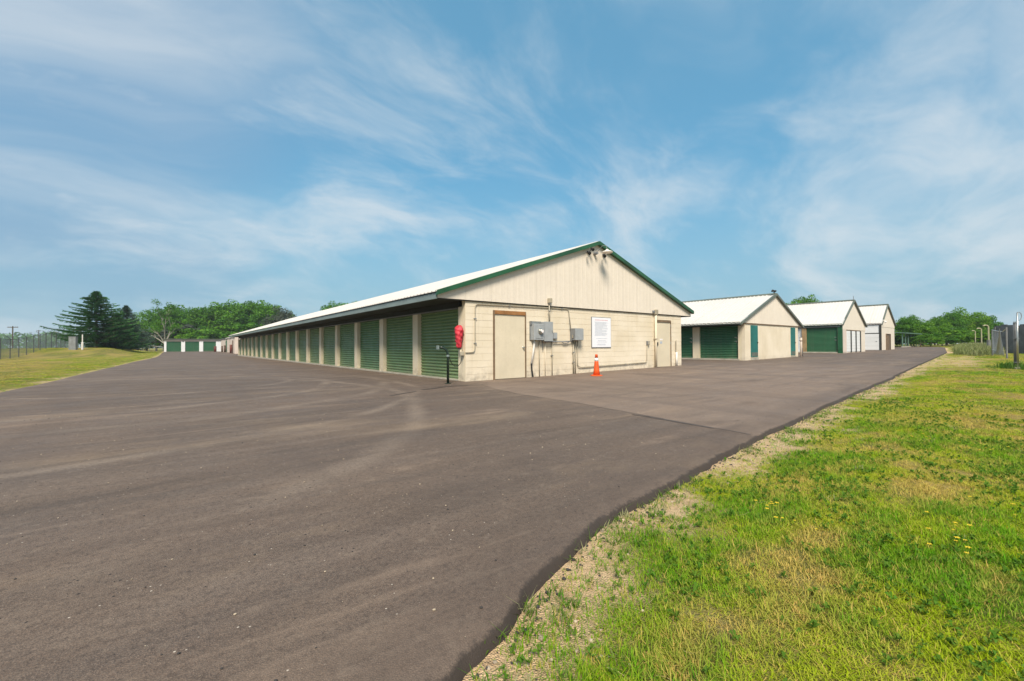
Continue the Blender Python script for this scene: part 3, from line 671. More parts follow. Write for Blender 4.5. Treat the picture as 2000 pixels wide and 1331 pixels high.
def run(name, label, pts, r, mat, cat='conduit', clips=(), group=None):
    o = thing(name, label, cat, pts[0], 0, group); p0 = Vector(pts[0])
    # rounded bends
    P = [Vector(p)-p0 for p in pts]; out = [P[0]]
    for a, b, c in zip(P, P[1:], P[2:]):
        rad = min(.11, (b-a).length*.45, (c-b).length*.45); s_ = b+(a-b).normalized()*rad; e_ = b+(c-b).normalized()*rad
        out += [s_.lerp(b, t_).lerp(b.lerp(e_, t_), t_) for t_ in (0, .25, .5, .75, 1)]
    out.append(P[-1])
    MB().tube(out, r, 8).obj('pipe', mat, o, smooth=True)
    for c in clips: c = Vector(c)-p0; MB().box(c.x-.04, c.x+.04, c.y-r-.006, c.y+.03, c.z-.012, c.z+.012).obj('clip', 'galv', o)
    return o
run('conduit', 'thin conduit looping over the cream door from the pillar to the disconnect box', [(-.02, -.03, .85), (.28, -.03, .86), (.31, -.03, 1.0), (.32, -.03, 2.28), (4.24, -.03, 2.32), (4.27, -.10, 1.64)], .015, 'conduit', clips=((.32, -.03, 1.12), (.32, -.03, 1.85), (1.6, -.03, 2.29), (3.9, -.03, 2.315)))
o = run('service_mast', 'upright service mast with weatherhead rising through the soffit line above the breaker panel', [(3.25, -.10, 1.83), (3.25, -.10, 2.50)], .022, 'conduit', 'service mast', clips=((3.25, -.10, 2.2),))
MB().box(-.06, .06, -.09, .05, .64, .80).obj('weatherhead', 'conduit', o, bevel=.015); MB().box(-.03, .03, -.075, .04, .60, .64).obj('collar', 'galv', o)
o = run('plastic_pipe', 'bent white plastic pipe with black end dropping from the meter cabinet', [(2.60, -.07, 1.22), (2.58, -.07, 1.0), (2.47, -.07, .46)], .034, 'pvc', 'pipe')
MB().tube([(-.13, -.0, -.75), (-.12, 0, -.95), (-.07, 0, -1.2)], .026, 8).obj('cable_end', 'black', o)
run('conduit', 'pair-side painted conduit falling to the ground below the meter dial', [(2.84, -.04, 1.20), (2.84, -.04, .02)], .017, 'conduit')
run('conduit', 'short stub conduit ending in mid air under the breaker panel', [(2.99, -.05, 1.19), (2.99, -.05, .90)], .015, 'box_dark')
run('conduit', 'pale cream conduit hanging just right of the breaker stub', [(3.10, -.04, 1.18), (3.10, -.04, .03)], .013, 'block')
run('conduit', 'single upright conduit below the small junction box', [(3.42, -.04, 1.25), (3.42, -.04, .02)], .017, 'conduit', clips=((3.42, -.04, .7),))
o = run('conduit', 'dark horizontal conduit joining the breaker panel to the disconnect box', [(3.05, -.09, 1.17), (3.7, -.07, 1.165), (4.02, -.07, 1.17), (4.4, -.09, 1.20)], .021, 'box_dark')
MB().tube([(.80, .02, 0), (.9, .02, -.06), (1.05, .02, -.05), (1.2, 0, .01)], .014, 8).obj('flex_tail', 'box_dark', o)
run('conduit', 'left of two close pipes running to the ground from the disconnect box', [(4.44, -.06, 1.21), (4.44, -.06, .03)], .024, 'conduit', clips=((4.44, -.06, .8), (4.44, -.06, .45)))
run('conduit', 'right of two close pipes running to the ground from the disconnect box', [(4.54, -.06, 1.21), (4.54, -.06, .03)], .018, 'conduit')
run('conduit', 'long low conduit bending along the wall foot behind the cone to a switch box', [(4.66, -.06, 1.21), (4.66, -.05, .30), (4.86, -.04, .25), (8.86, -.04, .32), (8.9, -.04, 1.05)], .017, 'conduit', clips=((5.8, -.04, .268), (7.4, -.04, .294)))
e = fit('switch_box', 'little grey outlet box at the top of the low conduit, left of the tall drainpipe', 'outlet box', 8.87, 1.05)
MB().box(0, .15, -.09, -.01, 0, .16).obj('housing', 'box_dark', e, bevel=.006); MB().box(.012, .138, -.10, -.092, .012, .148).obj('cover', 'conduit', e, bevel=.003)
e = fit('drainpipe', 'tall cream drainpipe with bracketed head beside the right-hand wall door', 'pipe', 9.47, .08)
MB().tube([(0, -.075, 0), (0, -.075, 2.36)], .052, 12).obj('pipe', 'block', e, smooth=True)
MB().box(-.09, .09, -.15, -.02, 2.26, 2.47).obj('rain_head', 'conduit', e, bevel=.012); MB().box(-.24, -.1, -.11, -.02, 2.34, 2.42).obj('bracket', 'box_dark', e)
MB().box(-.07, .07, -.135, -.012, 1.2, 1.24).obj('clip', 'conduit', e)
e = fit('plastic_pipe', 'short stub pipe with thick white lower half by the right wall corner', 'pipe', 11.09, .1)
MB().tube([(-.02, -.05, .60), (-.02, -.05, 1.1), (.01, -.05, 1.14)], .026, 8).obj('upper_pipe', 'conduit', e); MB().tube([(0, -.06, 0), (0, -.06, .62)], .048, 10).obj('sleeve', 'pvc', e, smooth=True)

# notice board: framed white sheet; its text is too small to read in the photograph, so only lines of it
e = fit('notice_board', 'white framed notice board covered in small lines of print, above the orange cone', 'notice board', 5.44, .95)
MB().box(.0, 1.12, -.03, -.008, .0, 1.15).obj('frame', 'box_dark', e, bevel=.004)
MB().box(.022, 1.098, -.036, -.031, .022, 1.128).obj('sheet', 'sign', e)
pt = MB(); pr = MB(); rr = random.Random(3)
def text_line(m, z, x0, x1, h):
    x = x0
    while x < x1-.02:
        w = rr.uniform(.018, .075); w = min(w, x1-x); m.box(x, x+w, -.0375, -.0362, z, z+h); x += w+.014
text_line(pr, 1.02, .20, .92, .032)
for k in range(21):
    z = .955-k*.0255; text_line(pt, z, .16 + (.03 if k % 5 else 0), rr.uniform(.80, .98) if k % 4 != 3 else rr.uniform(.5, .9), .0125)
for z, a, b_ in ((.335, .26, .86), (.255, .33, .80), (.205, .27, .85), (.13, .33, .8), (.095, .3, .82)): text_line(pt, z, a, b_, .018)
pt.obj('text_lines', 'print_grey', e); pr.obj('heading_line', 'print_red', e)

# lamps under the ridge
def twin_flood(x, z, label):
    o = thing('floodlight', label, 'floodlight', (x, -.09, z), 0, 'twin floodlights under the ridge')
    MB().tube([(0, 0, 0), (0, -.05, 0)], [.055, .05], 10).obj('base', 'box_dark', o)
    for sx, sz, nm in ((-.16, -.06, 0), (.02, .10, 1)):
        h = MB().tube([(0, -.04, 0), (sx*.6, -.10, sz*.6), (sx, -.14, sz)], .014, 6).obj('arm', 'black', o)
        MB().tube([(sx, -.12, sz+.05), (sx-.01, -.16, sz), (sx-.02, -.24, sz-.05)], [.03, .04, .06], 10).obj('lamp_head', 'black', o)
twin_flood(5.22, 4.44, 'left pair of small black floodlight heads under the ridge'); twin_flood(6.06, 4.44, 'right pair of small black floodlight heads under the ridge')
o = thing('gooseneck_lamp', 'pale dish lamp on a bent arm between the black floodlights at the ridge', 'wall lamp', (5.62, -.09, 4.42))
MB().tube([(-.05, 0, .02), (-.05, -.14, .02)], [.07, .05], 10).obj('mount', 'box_dark', o)
MB().tube([(-.05, -.1, .04), (.0, -.2, .16), (.03, -.32, .27), (.10, -.42, .26), (.12, -.44, .12)], .012, 6).obj('arm', 'box_dark', o)
MB().lathe([(.20, .0), (.205, .02), (.16, .05), (.08, .08), (.04, .12), (.03, .13)], (.13, -.44, .0), 20).obj('lamp_shade', 'lampglass', o, smooth=True)

# red cover on the corner pillar, keypad post, cone
o = thing('fabric_cover', 'red fabric cover tied over a device on the corner pillar', 'cover', (-.02, .14, .98))
m = MB(); prof0 = [(.00, .050, .055), (.03, .075, .07), (.20, .10, .085), (.40, .135, .10), (.52, .15, .11), (.58, .135, .10), (.62, .10, .07), (.66, .05, .04)]; prof = [(z_, float(np.interp(z_, [p[0] for p in prof0], [p[1] for p in prof0])), float(np.interp(z_, [p[0] for p in prof0], [p[2] for p in prof0]))) for z_ in np.linspace(0, .66, 24)]
rgs = []
for z, a, b_ in prof:
    base = len(m.v); rgs.append(base)
    for k in range(20):
        tt = 2*math.pi*k/20; wv = 1+.13*math.sin(3*tt+z*9)+.10*math.sin(6*tt-z*26)+.09*math.sin(z*46+2*tt)
        m.v.append((-.10+b_*math.cos(tt)*wv-.02*math.sin(z*5), a*math.sin(tt)*wv+.02*z, z+.012*math.sin(5*tt+z*30)))
for A, B in zip(rgs, rgs[1:]):
    for k in range(20): m.f.append((A+k, A+(k+1) % 20, B+(k+1) % 20, B+k))
m.f.append(tuple(rgs[0]+k for k in range(20))); m.f.append(tuple(rgs[-1]+k for k in range(20))); m.obj('bag', 'red', o, smooth=True)
MB().tube([(-.10, 0, -.035), (-.10, 0, .02)], [.05, .055], 12).obj('tie_band', 'black', o)
MB().tube([(-.06, -.03, -.22), (-.07, -.01, -.02)], .03, 8).obj('pipe_stub', 'block_b', o)
MB().box(-.09, .0, -.10, .0, -.22, -.10).obj('outlet_box', 'conduit', o, bevel=.008)
kx, ky = -.72, -.24
o = thing('keypad_post', 'dark green gooseneck post with a small keypad, in front of the first roller door', 'keypad post', (kx, ky, 0))
pts = [(0, 0, -.02), (0, 0, .80), (-.02, .01, .90), (-.07, .03, .965), (-.14, .06, 1.0), (-.24, .11, 1.01)]
MB().tube(pts, .036, 12).obj('post', 'dgreen', o, smooth=True)
MB().lathe([(.042, .745), (.042, .785), (.038, .795)], (0, 0, 0), 14).obj('clamp', 'fascia', o)
MB().box(-.27, -.235, .05, .17, .945, 1.055).obj('keypad', 'fascia', o, bevel=.008)
MB().lathe([(.09, 0), (.09, .015), (.04, .02)], (0, 0, 0), 14).obj('base_plate', 'dgreen', o)
MB().tube([(.03, 0, .76), (.14, .07, .58), (.30, .15, .47), (.46, .23, .46), (.60, .30, .56), (.66, .33, .76)], .010, 6).obj('cable', 'black', o)
cx, cy = 4.31, -1.22
o = thing('traffic_cone', 'slim orange traffic cone with white collar standing on the asphalt before the wall', 'traffic cone', (cx, cy, float(gz(cx, cy))+.004))
MB().lathe([(.20, 0), (.20, .018), (.17, .03), (.115, .035)], (0, 0, 0), 8).obj('base', 'orange', o)
MB().lathe([(.115, .03), (.092, .2), (.066, .45), (.063, .48)], (0, 0, 0), 20).obj('lower_body', 'orange', o, smooth=True)
MB().lathe([(.064, .48), (.053, .59)], (0, 0, 0), 20).obj('reflective_collar', 'reflect', o, smooth=True)
MB().lathe([(.052, .59), (.042, .68), (.044, .69), (.036, .71)], (0, 0, 0), 20).obj('top', 'orange', o, smooth=True)

# lamps on the second hall's ridge, wall lamp on the fourth, posts along the halls
o = thing('floodlight', 'two small dark floodlights perched on the ridge of the hall with teal doors', 'floodlight', (22.1, -.02, 4.16))
for sx in (-.22, .14):
    MB().tube([(0, 0, 0), (sx*.6, 0, .06), (sx, 0, .12)], .014, 6).obj('arm', 'black', o); MB().tube([(sx-.1, .0, .10), (sx, 0, .15), (sx+.1, -.03, .17)], [.05, .07, .03], 10).obj('lamp_head', 'black', o)
o = thing('wall_lamp', 'small white lamp high on the left edge of the farthest gable', 'wall lamp', (48.3, -.05, 3.3))
MB().box(-.12, .12, -.18, -.0, -.1, .1).obj('housing', 'lampglass', o, bevel=.03); MB().tube([(0, -.15, -.04), (0, -.28, -.12)], [.06, .09], 10).obj('lamp_head', 'reflect', o)
def bollard(x, y, h, r, mat, label, group=None, name='bollard'):
    o = thing(name, label, 'bollard', (x, y, float(gz(x, y))), 0, group)
    MB().tube([(0, 0, -.1), (0, 0, h-.03), (0, 0, h)], [r, r, r*.6], 12).obj('shaft', mat, o, smooth=True); MB().lathe([(r*1.03, h*.80), (r*1.03, h*.86)], (0, 0, 0), 12).obj('band', 'post_brown', o)
bollard(26.05, -.15, 1.25, .06, 'pinkwall', 'pale pink post at the right corner of the hall with teal doors')
bollard(26.35, -.1, .55, .05, 'black', 'short black post beside the pale pink post')
bollard(-.55, 88.5, 1.05, .22, 'post_red', 'red bollard at the right end of the three dark green doors')
bollard(.0, 81.0, 1.1, .13, 'post_brown', 'thin brown bollard between red bollard and pale block wall')
bollard(.15, 77.6, 1.2, .16, 'post_brown', 'brown bollard before the tall dark doorway of the pale block')
bollard(.2, 68.3, 1.3, .16, 'post_red', 'rust coloured bollard nearest the far end of the long building')
bollard(.35, 67.4, 2.0, .06, 'post_brown', 'tall thin brown pole behind the rust coloured bollard', name='pole')

# ------------------------------------------------------------------ open green shelter past the fourth hall
sx0, sy0 = 67.0, 1.6; sz0 = float(gz(sx0+4, sy0))
o = thing('open_shelter', 'low open shelter with dull green roof past the farthest gabled hall', 'shelter', (sx0, sy0, sz0))
MB().hexa([(-.3,-.4,1.75),(11,-.4,1.75),(11,5,2.25),(-.3,5,2.25),(-.3,-.4,1.87),(11,-.4,1.87),(11,5,2.37),(-.3,5,2.37)]).obj('roof', 'shelter_green', o)
for k in range(7): MB().box(k*1.75-.06, k*1.75+.06, -.06, .06, -.2, 1.76).obj('post', 'shelter_green', o)
MB().box(0, 10.5, 4.6, 4.7, -.2, 2.2).obj('back_wall', 'green2', o); MB().box(-.1, 10.7, -.1, .1, -.1, .12).obj('kerb', 'concrete', o)

# ------------------------------------------------------------------ fences
def chain_mesh(L, z0, z1, step=.13, r=.0022):
    """woven wire between x=0..L; two families of diagonals as thin three-sided wires"""
    h = z1-z0; vs = []; fs = []
    def wire(a, b):
        i = len(vs)
        for p in (a, b):
            vs.extend([(p[0]+r, p[1], p[2]), (p[0]-r, p[1]+r, p[2]), (p[0]-r, p[1]-r, p[2])])
        for k in range(3): fs.append((i+k, i+(k+1) % 3, i+3+(k+1) % 3, i+3+k))
    x = -h
    while x < L:
        a0 = max(0, -x); a1 = min(h, L-x)
        if a1 > a0: wire((x+a0, 0, z0+a0), (x+a1, 0, z0+a1)); wire((x+a0, .008, z1-a0), (x+a1, .008, z1-a1))
        x += step
    return vs, fs
fx = -19.6; fy0, fy1, fsp = 36.0, 91.0, 3.05; nf = int((fy1-fy0)/fsp)
zf = [float(gtop(np.array(fx), np.array(fy0+k*fsp))) for k in range(nf+1)]
fen = thing('chain_link_fence', 'tall chain link fence with slanted barbed wire arms along the left lawn', 'fence', (fx, fy0, 0))
pmesh = MB().tube([(0,0,-.1),(0,0,2.0),(0,0,2.03)], [.036,.036,.02], 8).mesh('post', 'fence_steel'); amesh = MB().tube([(0,0,2.0),(-.34,0,2.33)], [.03,.02], 6).mesh('barb_arm', 'fence_steel')
cv, cf = chain_mesh(fsp, .05, 1.92); Lv = []; Lf = []; rail = MB(); wires = MB()
for k in range(nf+1):
    p = put('post', pmesh, fen, (0, k*fsp, zf[k])); put('barb_arm', amesh, p)
    if k < nf:
        rail.tube([(0, k*fsp, zf[k]+1.95), (0, (k+1)*fsp, zf[k+1]+1.95)], .021, 6)
        for q in (.1, .22, .33): wires.tube([(-q, k*fsp, zf[k]+2.0+q), (-q, (k+1)*fsp, zf[k+1]+2.0+q)], .006, 4)
        i = len(Lv); Lv += [(y, k*fsp+x, z+zf[k]+(zf[k+1]-zf[k])*x/fsp) for x, y, z in cv]; Lf += [tuple(i+j for j in q) for q in cf]
rail.obj('top_rail', 'fence_steel', fen); wires.obj('barbed_wire', 'fence_steel', fen)
tag(put('wire_mesh', mesh_np('wire_mesh', Lv, Lf, 'fence_steel'), fen), kind='stuff')

# right-hand fence line: leaning posts along the verge
def rzg(x, y): return float(gtop(np.array(float(x)), np.array(float(y))))
px_, py_ = 16.4, -9.75
o = thing('fence_post', 'tall galvanised end post with wire loop on top at right lawn edge', 'fence post', (px_, py_, rzg(px_, py_)))
MB().tube([(0, 0, -.1), (-.03, -.0, 1.62)], [.05, .05], 10).obj('thick_post', 'greypost', o, smooth=True)
MB().tube([(-.10, -.05, -.05), (-.12, -.05, .9), (-.17, -.06, 1.95)], [.028, .025, .02], 8).obj('bright_pipe', 'chrome', o, smooth=True)
lp = [(-.17 + .0, -.06, 1.72)] + [(-.17+.07*(1-math.cos(a))+.0, -.06-.05*(1-math.cos(a)), 1.86+.13*math.sin(a-math.pi/2)+.0) for a in (math.pi, math.pi*.75, math.pi*.5, math.pi*.25)]
MB().tube([(-.16, -.06, 1.96), (-.10, -.10, 1.97), (-.04, -.14, 1.92), (-.02, -.15, 1.82), (-.05, -.13, 1.72), (-.10, -.10, 1.68)], .010, 6).obj('wire_loop', 'box_dark', o)
MB().tube([(-.30, .02, 1.63), (-.05, -.05, 1.64)], .012, 6).obj('stub_bar', 'box_dark', o)
for z in (.22, 1.05): MB().lathe([(.07, z), (.07, z+.03)], (-.06, -.02, 0), 12).obj('clamp', 'box_dark', o)
MB().box(-.20, .05, -.12, .06, -.05, .06).obj('footing', 'concrete', o, bevel=.02)
for i, (x, y, h, lean, lab) in enumerate(((42.1, -7.45, 2.05, .12, 'nearest cream post with bent top and grey lower half'), (*from_px(1917, 40), 2.0, .22, 'middle cream post with bent top leaning in the tall weeds'), (*from_px(1905, 53), 2.0, .15, 'farthest cream bent-top post beyond the tall weeds'))):
    z = rzg(x, y); o = thing('fence_post', lab, 'fence post', (x, y, z), 0, 'cream bent-top posts along the verge')
    MB().tube([(lean*.4, 0, .85 if i == 0 else -.1), (-.0, .0, h-.12), tuple(-rt0*.08+Vector((0, 0, h-.02))), tuple(-rt0*.24+Vector((0, 0, h))), tuple(-rt0*.42+Vector((0, 0, h-.03)))], .045, 8).obj('bent_post', 'yellowpost', o)
    if i == 0: MB().tube([(lean*.6, 0, -.1), (lean*.4, 0, .92)], .115, 8).obj('sleeve', 'greypost', o)
    else: MB().lathe([(.09, .02), (.09, .12)], (lean*.4, 0, 0), 8).obj('sleeve', 'greypost', o)
fxy = from_px(1934, 31); fx2 = from_px(2090, 26)
gf = thing('board_fence', 'weathered grey board fence at the right edge beyond the tall end post', 'fence', (fxy[0], fxy[1], rzg(*fxy)), math.atan2(fx2[1]-fxy[1], fx2[0]-fxy[0]))
rr = random.Random(9)
for k in range(30):
    x = (k+1)*.42; MB().box(x, x+.40, rr.uniform(-.02, .02), .05, -.2, 1.95+rr.uniform(-.07, .07)).obj('board', 'greywood', gf)
for k in range(4): MB().box((k*8+1)*.42-.06, (k*8+1)*.42+.06, -.09, -.03, -.2, 1.85).obj('post', 'greypost', gf)
# sagging loose panel of chain link between the posts
lxy = from_px(1938, 26.5); lx2 = from_px(1984, 19.5)
sg = thing('loose_fence_panel', 'sagging grey chain link panel between the tall end post and the cream post', 'fence', (lxy[0], lxy[1], rzg(*lxy)), math.atan2(lx2[1]-lxy[1], lx2[0]-lxy[0]))
cv, cf = chain_mesh(5.5, .0, 1.45, .11, .003); tag(put('wire_mesh', mesh_np('wire_mesh', [(x, y+.10*math.sin(x*.8)*z, z*(1-.12*math.sin(x*.57))+.1) for x, y, z in cv], cf, 'galv'), sg), kind='stuff')
MB().tube([(0, 0, 1.58), (1.8, .1, 1.46), (3.6, .12, 1.40), (5.5, .1, 1.52)], .028, 6).obj('top_rail', 'chrome', sg); MB().tube([(0, 0, -.1), (0, 0, 1.6)], .035, 8).obj('post', 'greypost', sg); MB().tube([(5.5, .1, -.1), (5.5, .1, 1.6)], .035, 8).obj('post', 'greypost', sg)
MB().tube([(.3, .0, .35), (2.2, .1, .28)], .03, 6).obj('bottom_rail', 'chrome', sg)

# ------------------------------------------------------------------ vegetation
def leaf_mat(name, a, b, c, trans=.35):
    t = NT(name); s_ = t.attr('shade'); col = t.mix(t.rng(s_, 0, .55), a, b); col = t.mix(t.rng(s_, .55, 1), col, c)
    t.fin(col, .65, spec=.10); tr = t.n('ShaderNodeBsdfTranslucent'); t.set(tr.inputs[0], col); mx = t.n('ShaderNodeMixShader'); mx.inputs[0].default_value = trans
    t.t.links.new(t.b.outputs[0], mx.inputs[1]); t.t.links.new(tr.outputs[0], mx.inputs[2]); t.t.links.new(mx.outputs[0], t.out.inputs[0]); return t.m
M['leaf'] = leaf_mat('broad_leaf', (.035, .105, .012, 1), (.075, .20, .018, 1), (.15, .30, .03, 1))
M['leaf_light'] = leaf_mat('bright_leaf', (.055, .15, .010, 1), (.11, .25, .018, 1), (.21, .36, .03, 1))
M['leaf_grey'] = leaf_mat('greyish_leaf', (.05, .065, .045, 1), (.08, .10, .07, 1), (.13, .15, .11, 1))
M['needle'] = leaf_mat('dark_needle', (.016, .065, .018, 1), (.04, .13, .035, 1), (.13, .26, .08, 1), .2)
M['needle_blue'] = leaf_mat('blue_needle', (.03, .075, .045, 1), (.06, .12, .075, 1), (.12, .19, .12, 1), .15)
def leaves(centers, radii, counts, size, rng, flat=.75):
    Q = []; Sh = []
    for c, r, n in zip(centers, radii, counts):
        d = rng.normal(size=(n, 3)); d /= np.linalg.norm(d, axis=1)[:,None]; rad = r*(.35+.65*rng.random(n)**.45)
        p = c + d*rad[:,None]*np.array([1, 1, flat]); nrm = d*.6 + rng.normal(size=(n, 3))*.55 + np.array([0, 0, .35]); nrm /= np.linalg.norm(nrm, axis=1)[:,None]
        a = np.cross(nrm, rng.normal(size=(n, 3))); a /= np.linalg.norm(a, axis=1)[:,None]; b = np.cross(nrm, a)
        s_ = size*(.6+.8*rng.random(n))[:,None]; Q.append(np.stack([p-a*s_, p-b*s_*.55+a*s_*.1, p+a*s_, p+b*s_*.55-a*s_*.1], 1)); Sh.append(np.clip(rng.random()*.5+rng.random(n)*.5, 0, 1))
    return np.concatenate(Q), np.concatenate(Sh)
def broad_tree_meshes(seed, h, wr, base_frac, nclump, nleaf, size, mat, bark='bark'):
    rng = np.random.default_rng(seed); zc = h*(base_frac+(1-base_frac)*.52); rz_ = h*(1-base_frac)*.5; C = []; R = []
    while len(C) < nclump:
        d = rng.normal(size=3); d /= np.linalg.norm(d); q = d*(.30+.66*rng.random()**.6)
        if d[2] < -.75: continue
        top = 1-.18*(q[2] > .3)*rng.random(); C.append(np.array([q[0]*wr, q[1]*wr, zc+q[2]*rz_*top])); R.append(h*rng.uniform(.075, .15))
    Q, Sh = leaves(C, R, [int(nleaf*(r/(h*.11))**2) for r in R], size, rng); crown = quads_np('crown', Q, mat, Sh)
    m = MB(); top = zc+rz_*.35; m.tube([(0,0,-.3), (h*.01,0,h*.15), (-h*.01,h*.01,h*.4), (0,0,top)], [h*.026, h*.021, h*.015, h*.005], 8)
    for i in range(14):
        c = C[rng.integers(len(C))]; z0 = rng.uniform(h*max(.12, base_frac*.6), top*.8); s_ = np.array([0, 0, z0]); mid = s_*.5+c*.5+np.array([0, 0, .04*h]); m.tube([tuple(s_), tuple(mid), tuple(c)], [h*.010, h*.006, h*.002], 5)
    return crown, m.mesh('trunk', bark)
TV = [broad_tree_meshes(100+i, 10, w, bf, 76, 95, .19, mt) for i, (w, bf, mt) in enumerate(((4.6, .02, 'leaf'), (4.0, .0, 'leaf'), (5.2, .03, 'leaf_light'), (3.7, .0, 'leaf_light'), (4.4, .02, 'leaf_grey')))]
BV = [broad_tree_meshes(200+i, 4, 2.6, .0, 34, 90, .13, mt) for i, mt in enumerate(('leaf', 'leaf_light', 'leaf_grey'))]
def tree(u, vtop, depth, variant, label, wide=1.0, group=None, bush=False, name=None, cat='tree'):
    x, y = from_px(u, depth); g = float(gz(x, y)); hor = 676.0-(u-1000)*.005; top = CAM.z + (hor-vtop)*depth/FPX; h = max(1.0, top-g); c, tr = (BV if bush else TV)[variant]; k = h/((4 if bush else 10)*(1.0))
    o = thing(name or ('shrub' if bush else 'broadleaf_tree'), label, 'shrub' if bush else cat, (x, y, g), (u*1.7+depth) % 6.28, group); kw = k*wide
    put('crown', c, o, scale=(kw, kw, k)); put('trunk', tr, o, scale=(kw, kw, k)); return o
G1 = 'trees of the wood behind the far lock-ups'
for i, (u, vt, d, v, w, lab) in enumerate(((322, 600, 110, 0, 1.0, 'leafy tree right behind the half-bare pale tree'), (287, 604, 112, 2, .9, 'light green tree at the left end of the wood, right of the blue spruce'), (346, 597, 118, 0, .9, 'rounded tree rising above the left end of the three green doors'),
    (374, 602, 122, 3, 1.0, 'tree rising behind the middle of the three green doors'), (398, 597, 124, 1, 1.1, 'tree rising behind the right one of the three green doors'), (424, 591, 126, 0, 1.1, 'tall tree behind the pale lock-up wall'),
    (450, 589, 128, 2, 1.0, 'tall tree above the far end of the long roof'), (476, 589, 124, 1, 1.1, 'crown left of the middle of the tall clump over the roof'), (503, 588, 127, 0, 1.0, 'highest crown in the middle of the clump over the roof'),
    (527, 590, 122, 1, 1.0, 'dark crown near the right end of the clump over the roof'), (546, 599, 119, 4, .9, 'greyish crown sloping down at the right end of the wood'), (560, 607, 124, 1, .7, 'small last crown touching the roof line at the right of the wood'))): tree(u, vt, d, v, lab, w, G1)
for u, vt, d, v, lab in ((305, 640, 104, 0, 'low bush left of the white lock-up row under the bare branches'), (385, 636, 108, 1, 'bright bush showing just above the middle green door'), (425, 630, 109, 0, 'dark bush over the right end of the lock-up roof'), (350, 628, 109, 2, 'greyish bush over the left green door'), (468, 628, 112, 1, 'bush just over the far eave of the long roof'), (510, 625, 112, 0, 'dark undergrowth bush behind the long roof'), (270, 640, 96, 2, 'grey green bush under the blue spruce')): tree(u, vt, d, v, lab, 1.5, 'undergrowth along the edge of the wood', True)
for u, vt, d, v, lab in ((655, 590, 105, 0, 'left crown of the pair peeping over the long roof'), (682, 587, 112, 1, 'right crown of the pair peeping over the long roof')): tree(u, vt, d, v, lab, .8, 'crowns peeping over the long roof')
for u, vt, d, v, lab in ((1552, 584, 96, 2, 'lower left crown over the roof of the hall with white panel doors'), (1582, 578, 100, 0, 'taller right crown over the roof of the hall with white panel doors')): tree(u, vt, d, v, lab, .75, 'crowns over the hall roofs')
G2 = 'trees at the far end of the right drive'
for u, vt, d, v, w, lab in ((1762, 622, 66, 0, 1.0, 'tree just right of the farthest gable'), (1779, 614, 72, 1, .9, 'pointed crown second from the farthest gable'), (1803, 626, 64, 3, 1.1, 'low light crown over the green shelter roof'), (1826, 622, 68, 2, 1.0, 'bright crown at the very end of the drive'),
    (1850, 611, 74, 0, 1.0, 'dark crown left of the tallest right-hand tree'), (1876, 602, 76, 2, 1.0, 'tallest right-hand tree with sunny crown'), (1901, 604, 79, 3, 1.1, 'tree right of the tallest right-hand tree'), (1926, 616, 77, 0, .9, 'tree dropping towards the grey fence above the bent posts')): tree(u, vt, d, v, lab, w, G2)
for u, vt, d, v, lab in ((1772, 652, 60, 0, 'dark shrub behind the green shelter'), (1797, 655, 57.5, 0, 'dark shrub at the end of the green shelter'), (1818, 650, 58, 1, 'shrub at the end of the asphalt'), (1840, 648, 59, 0, 'dark shrub left of the weeds on the verge'), (1862, 640, 60, 1, 'broad shrub behind the weeds on the verge'), (1890, 636, 62, 0, 'shrub behind the middle bent post'), (1915, 640, 60, 1, 'shrub behind the nearest bent post')): tree(u, vt, d, v, lab, 1.5, 'shrubs at the end of the drive', True)
for k, (u, vt, d) in enumerate(((1752, 655, 82), (1768, 648, 84), (1784, 652, 80), (1800, 650, 86), (1815, 646, 82), (1832, 650, 84), (1848, 645, 80), (1866, 648, 86), (1884, 642, 82), (1902, 644, 86), (1920, 640, 82), (1938, 646, 84))): tree(u, vt, d, k % 3 if k % 3 < 2 else 0, '%s shrub from the left in the hedge closing the view behind the right drive' % 'first second third fourth fifth sixth seventh eighth ninth tenth eleventh twelfth'.split()[k], 1.9, 'hedge behind the end of the drive', True)
for u, vt, d, v, lab in ((1955, 641, 60, 4, 'grey green tree over the board fence'), (1978, 638, 64, 4, 'grey tree beside the tall end post'), (2004, 636, 62, 4, 'grey tree cut by the right picture edge')): tree(u, vt, d, v, lab, 1.1, 'greyish trees over the board fence')

